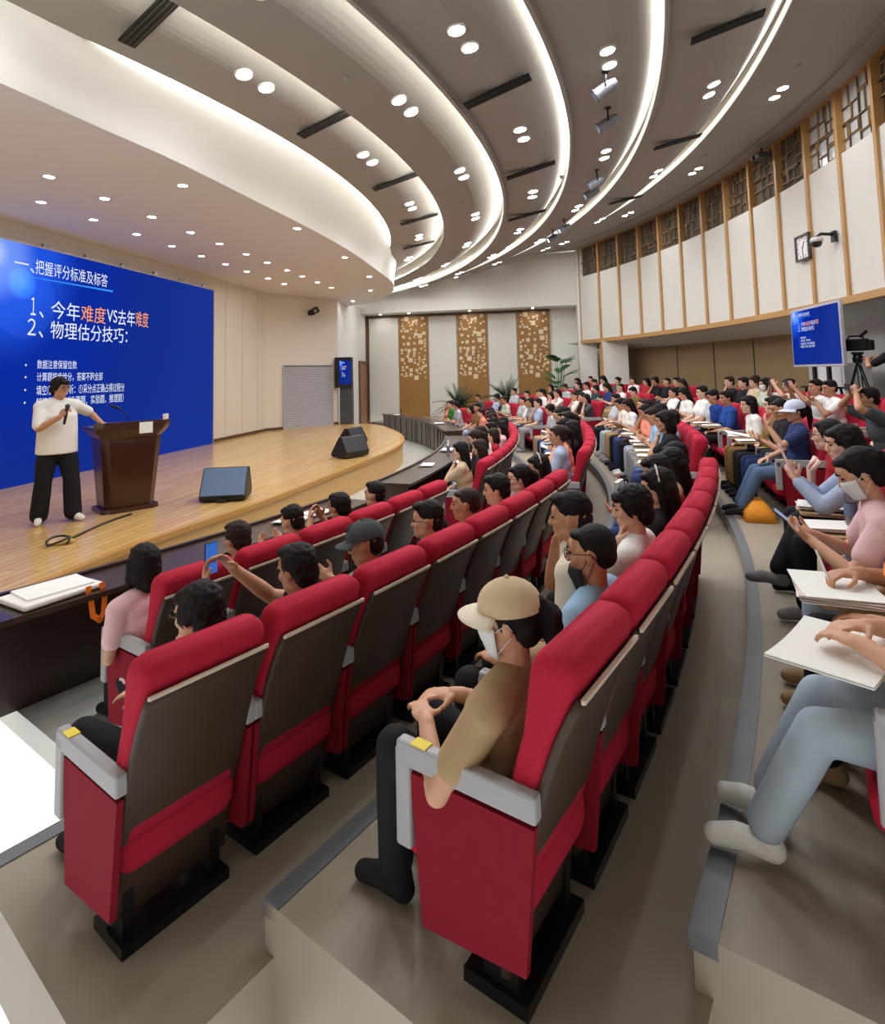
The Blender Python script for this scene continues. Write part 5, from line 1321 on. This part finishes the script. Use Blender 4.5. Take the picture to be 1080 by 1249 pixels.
TAKEN[('middle', 4, 2)] = 0; TAKEN[('middle', 4, 3)] = 0
o, me, M = sit('middle', 4, 5, 'Person in a white tee turned away towards the stage, before the tripod', dict(lean=6, yaw=10, pitch=6, armL=(V(-0.14, 0.66, 1.0), V(-0.7, 0, -1), V(0, 1, 0.3), V(0.4, 0, 0.8), 0.6), armR='lap'), skin=1, shirt='white', trousers='black', hair='crop')
o, me, M = sit('middle', 4, 6, 'Person in a white tee stretching both arms to film, before the monitor stand', dict(lean=4, yaw=6, pitch=0, armL=(V(-0.10, 0.72, 1.16), V(-0.8, 0, -1), V(0, 0.5, 0.8), V(0.8, -0.3, 0), 0.8), armR=(V(0.10, 0.72, 1.16), V(0.8, 0, -1), V(0, 0.5, 0.8), V(-0.8, -0.3, 0), 0.8)), skin=1, shirt='white', trousers='black', hair='crop')
phone(M, V(0, 0.80, 1.24), I3, 'Phone held out by the person before the monitor stand', True, 0.15, 0.075)
o, me, M = sit('middle', 4, 8, 'Person with dark hair holding a phone over the face in the fifth row', dict(lean=2, yaw=6, pitch=0, armL=UP(-1, 1.18), armR=UP(1, 1.18)), skin=0, shirt='white', trousers='black', hair='bob')
phone(M, V(0, 0.68, 1.26), I3, 'Phone raised before the dark haired person in the fifth row', True, 0.075, 0.15)
for j in (4, 7, 9): TAKEN[('middle', 4, j)] = 0
o, me, M = sit('middle', 4, 10, 'Person in a pale green top with long black hair and a white face mask', dict(lean=-2, yaw=4, pitch=4, female=True), skin=0, shirt='pale green', trousers='black', hair='long'); add_mask(o, me)

# everyone else: a few poses shared by many people, each with clothes, hair and build of their own
VAR = []
for kw in (dict(lean=-8, armL='lap', armR='lap', yaw=4, pitch=4), dict(lean=8, armL='fold', armR='fold', yaw=-8, pitch=8), dict(lean=12, armL='read', armR='read', yaw=2, pitch=22),
           dict(lean=-4, armL='lap', armR='chin', yaw=10, pitch=4), dict(lean=-8, armL='rest', armR='rest', yaw=-4, pitch=6),
           dict(lean=-6, armL='lap', armR='lap', yaw=-6, pitch=5, female=True), dict(lean=10, armL='read', armR='read', yaw=6, pitch=20, female=True), dict(lean=2, armL='fold', armR='fold', yaw=10, pitch=6, female=True),
           dict(lean=6, armL='chin', armR='fold', yaw=12, pitch=6, female=True)):
    VAR.append((kw, person_meshes(dict(kw, voxel=0.013))))
MALE_H, FEM_H = ['short', 'crop', 'fringe', 'short', 'buzz'], ['bob', 'long', 'ponytail', 'bun', 'long', 'wavy']
HW = {'short': 'short hair', 'crop': 'cropped hair', 'fringe': 'a fringe', 'buzz': 'shaved hair', 'bob': 'a bob', 'long': 'long hair', 'ponytail': 'a ponytail', 'bun': 'a bun', 'wavy': 'wavy hair'}
TOPS = ['white', 'white', 'white', 'cream', 'black', 'black', 'dark grey', 'navy blue', 'pale blue', 'pink', 'beige', 'grey', 'red', 'pale green', 'striped blue', 'dark green', 'brown', 'coral', 'pale grey']
rr = random.Random(21)
FIX = {('middle', 3, 8): ('pale grey', 0), ('middle', 3, 9): ('white', 0), ('middle', 3, 10): ('white', 6), ('middle', 3, 11): ('black', 0), ('middle', 3, 12): ('white', 5), ('far', 0, 7): ('bright green', 1),
       ('middle', 4, 11): ('beige', 0), ('middle', 4, 12): ('black', 4), ('middle', 4, 13): ('black', 3), ('far', 4, 1): ('black', 0), ('far', 4, 2): ('black', 4), ('far', 4, 3): ('black', 3),
       ('middle', 2, 0): ('black', 8), ('middle', 2, 1): ('black', 7), ('middle', 2, 2): ('pale blue', 0), ('middle', 2, 3): ('pale blue', 2), ('middle', 2, 4): ('grey', 5), ('middle', 2, 5): ('coral', 6), ('middle', 2, 6): ('coral', 3), ('middle', 2, 7): ('dark green', 0), ('middle', 2, 8): ('white', 6), ('middle', 2, 9): ('cream', 2),
       ('middle', 1, 0): ('striped blue', 7), ('middle', 1, 1): ('coral', 8), ('middle', 1, 2): ('black', 5), ('middle', 1, 3): ('black', 6), ('middle', 1, 4): ('pink', 7), ('middle', 0, 0): ('beige', 8), ('middle', 0, 1): ('black', 5), ('middle', 0, 2): ('black', 6), ('middle', 0, 3): ('white', 2)}
EMPTY = {('far', 0, 9), ('far', 0, 5), ('far', 1, 4), ('far', 0, 2), ('far', 2, 3), ('far', 1, 8), ('far', 3, 4), ('far', 4, 6), ('far', 2, 9), ('far', 3, 9), ('middle', 4, 9), ('far', 3, 1)}
NP = 0
for blk in ('middle', 'far'):
    for row in range(5):
        for j in range(len(SEATS[blk][row])):
            key = (blk, row, j)
            c_pick, v_pick, h_pick, s_pick = rr.choice(TOPS), rr.randrange(len(VAR)), rr.random(), rr.randrange(3)
            sc_, jit, tr = rr.uniform(0.95, 1.04), rr.uniform(-0.10, 0.10), rr.choice(['black', 'black', 'navy blue', 'denim blue', 'khaki', 'grey', 'light denim'])
            hb, pap = rr.random(), rr.random()
            if key in TAKEN or key in EMPTY: continue
            if key in FIX: c_pick, v_pick = FIX[key]
            kw, me = VAR[v_pick]; fem = kw.get('female', False)
            hs = (FEM_H if fem else MALE_H)[int(h_pick * 0.999 * len(FEM_H if fem else MALE_H))]
            loc, rz = seat_loc(blk, row, j)
            o = make_person(me, loc, rz + jit, s_pick, c_pick, tr, hs, M_HAIRB if hb < 0.2 else M_HAIR, rr.choice(['black', 'white', 'grey']), hv=0.0125, scale=sc_)
            tag(o, 'Person in %s with %s, %s' % (c_pick, HW[hs], seat_words(blk, row, j)), 'person', 'seated audience')
            NP += 1
            M = Matrix.Translation(loc) @ Matrix.Rotation(rz + jit, 4, 'Z')
            if kw['armL'] == 'read' and (blk == 'middle' or pap < 0.6):
                sheets('paper_sheet', M, V(0.0, 0.68, 0.815), RX(20), (0.30, 0.21), 'White papers held by the person in the %s' % seat_words(blk, row, j), 2 if pap > 0.5 else 1, None, 'papers held by the audience')

# the speaker on the stage
SPL = Vector((2.74, -4.28, ZS)); SPR = R(-120)
me = person_meshes(dict(sit=False, lean=2, yaw=26, pitch=6, armR=(V(0.06, 0.27, 1.25), V(0.8, -0.3, -0.8), V(-0.35, 0.25, 0.9), V(-0.9, -0.2, 0.1), 0.95), armL=(V(-0.455, 0.06, 1.135), V(-0.8, -0.8, -0.3), V(-0.7, 0.5, -0.1), V(0, 0, -1), 0.25),
                        loose=0.018, tee=True, sleeve=0.85, trouser=0.034, hem=0.97, stance={1: (0.04, -0.04), -1: (-0.06, 0.07)}, voxel=0.006))
sp = make_person(me, SPL, SPR, 1, 'white', 'black', 'fringe', M_HAIR, 'white', hv=0.007)
tag(sp, 'Speaker in a white tee and black trousers standing on the stage with a microphone', 'person'); add_glasses(sp, me)
mic = empty('microphone'); mic.matrix_world = Matrix.Translation(SPL) @ Matrix.Rotation(SPR, 4, 'Z') @ Matrix.Translation((0.005, 0.315, 1.325)) @ rotm(0, 14, -4).to_4x4(); tag(mic, 'Black handheld microphone held by the speaker before the chest', 'microphone')
bm = bmesh.new(); lathe(bm, [(0, -0.17), (0.013, -0.17), (0.019, 0.0), (0.019, 0.03), (0, 0.03)], 14); from_bm('microphone_handle', bm, M_BLACK, mic, True)
bm = bmesh.new(); bmesh.ops.create_uvsphere(bm, u_segments=14, v_segments=10, radius=0.027, matrix=Matrix.Translation((0, 0, 0.045))); from_bm('microphone_grille', bm, mat('dark_wire_mesh', (70, 74, 72), 0.35, metal=0.6), mic, True)
# the camera operator
me = person_meshes(dict(sit=False, lean=6, yaw=10, pitch=8, armR=(V(0.10, 0.46, 1.36), V(0.8, -0.3, -0.8), V(-0.2, 1, 0.1), V(0, 0, -1), 0.8), armL=(V(-0.12, 0.46, 1.34), V(-0.8, -0.3, -0.8), V(0.2, 1, 0.1), V(0, 0, -1), 0.8), voxel=0.008))
op = make_person(me, Vector((13.85, -0.42, 0.90)), R(14), 1, 'black', 'black', 'crop', M_HAIR, 'black', hv=0.009)
tag(op, 'Camera operator in a black tee reaching for the video camera on the tripod', 'person')

# ------------------------------------------------------------------ papers, bags and bottles on desks, tablets and the floor
def on_ring(r, deg, z): x, y = polar(r, deg); return Matrix.Translation((x, y, z)) @ Matrix.Rotation(R(90 + deg), 4, 'Z')
# tablets opened over the armrests of some chairs
tabm = None
def tablet(blk, row, j, papers=True, n=2):
    global tabm
    loc, rz = seat_loc(blk, row, j)
    root = None
    for c in CHAIRS:
        if (c.location - loc).length < 0.01: root = c
    if tabm is None:
        bm = bmesh.new(); loft(bm, [sect(0.17, 0.46, 0.74, z, 0.05) for z in (0.692, 0.712)]); box(bm, (0.19, 0.56, 0.685), (0.14, 0.05, 0.02))
        o = from_bm('writing_tablet', bm, M_TABLET, root); tabm = o.data; o.location = (0.06, 0, 0)
    else: o = from_mesh('writing_tablet', tabm, None, root); o.location = (0.06, 0, 0)
    if papers:
        M = Matrix.Translation(loc) @ Matrix.Rotation(rz, 4, 'Z')
        sheets('paper_sheet', M, V(0.05, 0.60, 0.714), RZ(8 * ((j % 3) - 1)), (0.22, 0.29), 'Papers lying on the writing tablet of the %s' % seat_words(blk, row, j), n, None, 'papers on the writing tablets')
CHAIRS = [o for o in COL.objects if o.type == 'EMPTY' and o.name.startswith('auditorium_chair')]
for j in (0, 1, 2, 3, 4, 6): tablet('middle', 2, j, True, 1 + j % 2)
for j in (0, 1, 2, 3): tablet('middle', 1, j, True, 2)
for j in (2, 3, 6, 7): tablet('middle', 3, j, True, 1)
tablet('near', 3, 1, True, 3); tablet('near', 3, 2, True, 3); tablet('near', 3, 4, False); tablet('near', 3, 5, False)
sheets('paper_sheet', WR, V(0.0, 0.66, 0.718), RZ(8), (0.34, 0.30), 'Thick printed booklet under the hand of the writing person, fourth row', 5)
sheets('paper_sheet', WE, V(-0.03, 0.68, 0.718), RZ(-14), (0.42, 0.30), 'White booklet on the pale jeans at the end of the fourth row', 2)
pen = empty('pen'); pen.matrix_world = WR @ Matrix.Translation((0.02, 0.69, 0.785)) @ rotm(0, 20, 18).to_4x4(); tag(pen, 'White pen in the hand of the writing person', 'pen')
bm = bmesh.new(); tube(bm, [(0, 0, -0.02), (0, 0, 0.11)], 0.005, 8); from_bm('pen_barrel', bm, M_PAPER, pen)
bm = bmesh.new(); tube(bm, [(0, 0, -0.02), (0, 0, -0.035)], 0.004, 8, 0.001); from_bm('pen_tip', bm, M_BLACK, pen)

# white document bag with an orange strap on the end of the desk
M = on_ring(15.95, -25.6, 0.754)
bag = empty('document_bag'); bag.matrix_world = M @ Matrix.Rotation(R(6), 4, 'Z'); tag(bag, 'White document bag with an orange strap lying on the end of the desk', 'bag')
bm = bmesh.new(); box(bm, (0, 0, 0.02), (0.50, 0.36, 0.034)); bevel(bm, 0.012, 2); from_bm('bag_body', bm, mat('white_bag', (236, 234, 230), 0.7, bump=0.2, bscale=12), bag)
bm = bmesh.new(); box(bm, (0.02, 0.02, 0.043), (0.40, 0.29, 0.012), RZ(-6)); from_bm('bag_papers', bm, M_PAPER, bag)
bm = bmesh.new()
pts = [(0.13, -0.18, 0.03), (0.13, -0.215, -0.02), (0.15, -0.23, -0.15), (0.19, -0.235, -0.19), (0.22, -0.23, -0.14), (0.23, -0.215, -0.02), (0.22, -0.18, 0.03)]
for a, b in zip(pts, pts[1:]):
    a, b = Vector(a), Vector(b); d = (b - a); box(bm, (a + b) / 2, (0.035, 0.004, d.length + 0.02), Matrix(((1, 0, 0), (0, 1, 0), (0, 0, 1))) @ Matrix.Rotation(math.atan2(d.x, d.z), 3, 'Y'))
from_bm('bag_strap', bm, M_ORANGE, bag)
sheets('paper_sheet', on_ring(15.92, -17.6, 0.756), V(0, 0, 0), RZ(10), (0.42, 0.26), 'Open white booklet on the near desk before the person in grey', 2)
sheets('paper_sheet', on_ring(15.95, -16.6, 0.756), V(0, 0, 0), RZ(-12), (0.30, 0.24), 'Pink printed sheets beside the open booklet on the near desk', 2, M_PAPERPRINT)
sheets('paper_sheet', on_ring(15.9, -5.0, 0.756), V(0, 0, 0), RZ(5), (0.30, 0.20), 'White sheet lying alone on the middle desk', 1)
sheets('paper_sheet', on_ring(15.9, 1.2, 0.756), V(0, 0, 0), RZ(-8), (0.36, 0.26), 'Stack of white papers by the bottle on the middle desk', 3)
sheets('paper_sheet', on_ring(15.9, 22.5, 0.756), V(0, 0, 0), RZ(-8), (0.36, 0.26), 'White papers on the far desk', 2)
sheets('paper_sheet', on_ring(15.9, 38.0, 0.756), V(0, 0, 0), RZ(-8), (0.36, 0.26), 'White paper near the outer end of the far desk', 1)
def bottle(M4, label):
    e = empty('water_bottle'); e.matrix_world = M4; tag(e, label, 'bottle')
    gm = mat('clear_bottle_plastic', (206, 218, 226), 0.08); gm.node_tree.nodes['Principled BSDF'].inputs['Transmission Weight'].default_value = 0.85
    bm = bmesh.new(); lathe(bm, [(0, 0), (0.030, 0.0), (0.032, 0.02), (0.032, 0.14), (0.026, 0.17), (0.013, 0.20), (0.013, 0.215)], 16); from_bm('bottle_body', bm, gm, e, True)
    bm = bmesh.new(); lathe(bm, [(0.0323, 0.05), (0.0328, 0.06), (0.0328, 0.11), (0.0323, 0.12)], 16); from_bm('bottle_label', bm, mat('blue_grey_label', (96, 116, 142), 0.5), e, True)
    bm = bmesh.new(); lathe(bm, [(0.015, 0.205), (0.015, 0.225), (0, 0.226)], 14); from_bm('bottle_cap', bm, M_PAPER, e, True)
bottle(on_ring(15.95, 0.0, 0.754), 'Clear water bottle on the middle desk beside the stacked papers')
loc, rz = seat_loc('near', 3, 2); bottle(Matrix.Translation(loc) @ Matrix.Rotation(rz, 4, 'Z') @ Matrix.Translation((0.13, 0.50, 0.742)), 'Clear water bottle on the papers beside the empty seat of the fourth row')
e = empty('desk_microphone', polar(15.9, 37.0) + (0.754,), 0); tag(e, 'Small black microphone standing on the outer end of the far desk', 'microphone')
bm = bmesh.new(); lathe(bm, [(0, 0), (0.05, 0), (0.05, 0.02), (0, 0.025)], 14); from_bm('foot', bm, M_BLACK, e, True)
bm = bmesh.new(); tube(bm, [(0, 0, 0.02), (0, 0, 0.24)], 0.012, 8, 0.02); from_bm('stem', bm, M_BLACK, e)
# bags on the floor
bk = empty('backpack', polar(18.85, -8.6) + (TIER_H * 2 + 0.002,), R(60)); tag(bk, 'Black backpack standing on the floor at the aisle before the third row', 'bag')
bm = bmesh.new(); loft(bm, [sect(0.16, -0.09, 0.09, 0, 0.05), sect(0.17, -0.11, 0.11, 0.1, 0.06), sect(0.16, -0.10, 0.10, 0.32, 0.07), sect(0.10, -0.06, 0.06, 0.44, 0.05)]); from_bm('pack_body', bm, M_BLACK, bk, True)
bm = bmesh.new(); loft(bm, [sect(0.12, 0.09, 0.15, z, 0.02) for z in (0.04, 0.24)]); from_bm('front_pocket', bm, mat('dark_nylon', (38, 38, 42), 0.7), bk)
bm = bmesh.new(); tube(bm, [(-0.05, 0, 0.43), (-0.04, 0, 0.50), (0.04, 0, 0.50), (0.05, 0, 0.43)], 0.01); from_bm('grab_handle', bm, M_BLACK, bk)
tb = empty('paper_bag', polar(18.75, -6.6) + (TIER_H * 2 + 0.002,), R(70)); tag(tb, 'White printed paper bag on the floor behind the black backpack', 'bag')
bm = bmesh.new(); loft(bm, [sect(0.15, -0.05, 0.05, 0, 0.01, 1), sect(0.15, -0.03, 0.03, 0.36, 0.01, 1)]); from_bm('bag_body', bm, M_PAPER, tb)
bm = bmesh.new(); tube(bm, [(-0.06, 0, 0.35), (-0.05, 0, 0.45), (0.05, 0, 0.45), (0.06, 0, 0.35)], 0.005); from_bm('bag_handle', bm, M_ORANGE, tb)
ob = empty('tote_bag', polar(20.25, -9.3) + (TIER_H * 3 + 0.003,), R(80)); tag(ob, 'Orange tote bag slumped on the floor at the feet below the pale cap', 'bag')
bm = bmesh.new(); loft(bm, [sect(0.24, -0.16, 0.16, 0, 0.06), sect(0.23, -0.14, 0.14, 0.10, 0.08), sect(0.15, -0.06, 0.06, 0.20, 0.04)]); from_bm('bag_body', bm, mat('orange_fabric', (232, 150, 36), 0.8, var=0.15, bump=0.5, bscale=18), ob, True)
bm = bmesh.new(); tube(bm, [(-0.08, 0, 0.19), (-0.10, 0.08, 0.12), (-0.02, 0.16, 0.06)], 0.012); from_bm('bag_handle', bm, M_ORANGE, ob)
hb = empty('handbag'); hb.matrix_world = WR @ Matrix.Translation((0.13, 0.42, 0.605)); tag(hb, 'Black handbag with an orange strap on the lap of the writing person', 'bag')
bm = bmesh.new(); loft(bm, [sect(0.15, -0.07, 0.07, 0, 0.04), sect(0.15, -0.06, 0.06, 0.10, 0.04), sect(0.13, -0.03, 0.03, 0.14, 0.02)]); from_bm('bag_body', bm, M_BLACK, hb, True)
bm = bmesh.new(); tube(bm, [(-0.1, 0.02, 0.13), (-0.05, 0.06, 0.2), (0.03, 0.05, 0.22), (0.1, 0.02, 0.13)], 0.012); from_bm('bag_strap', bm, M_ORANGE, hb)
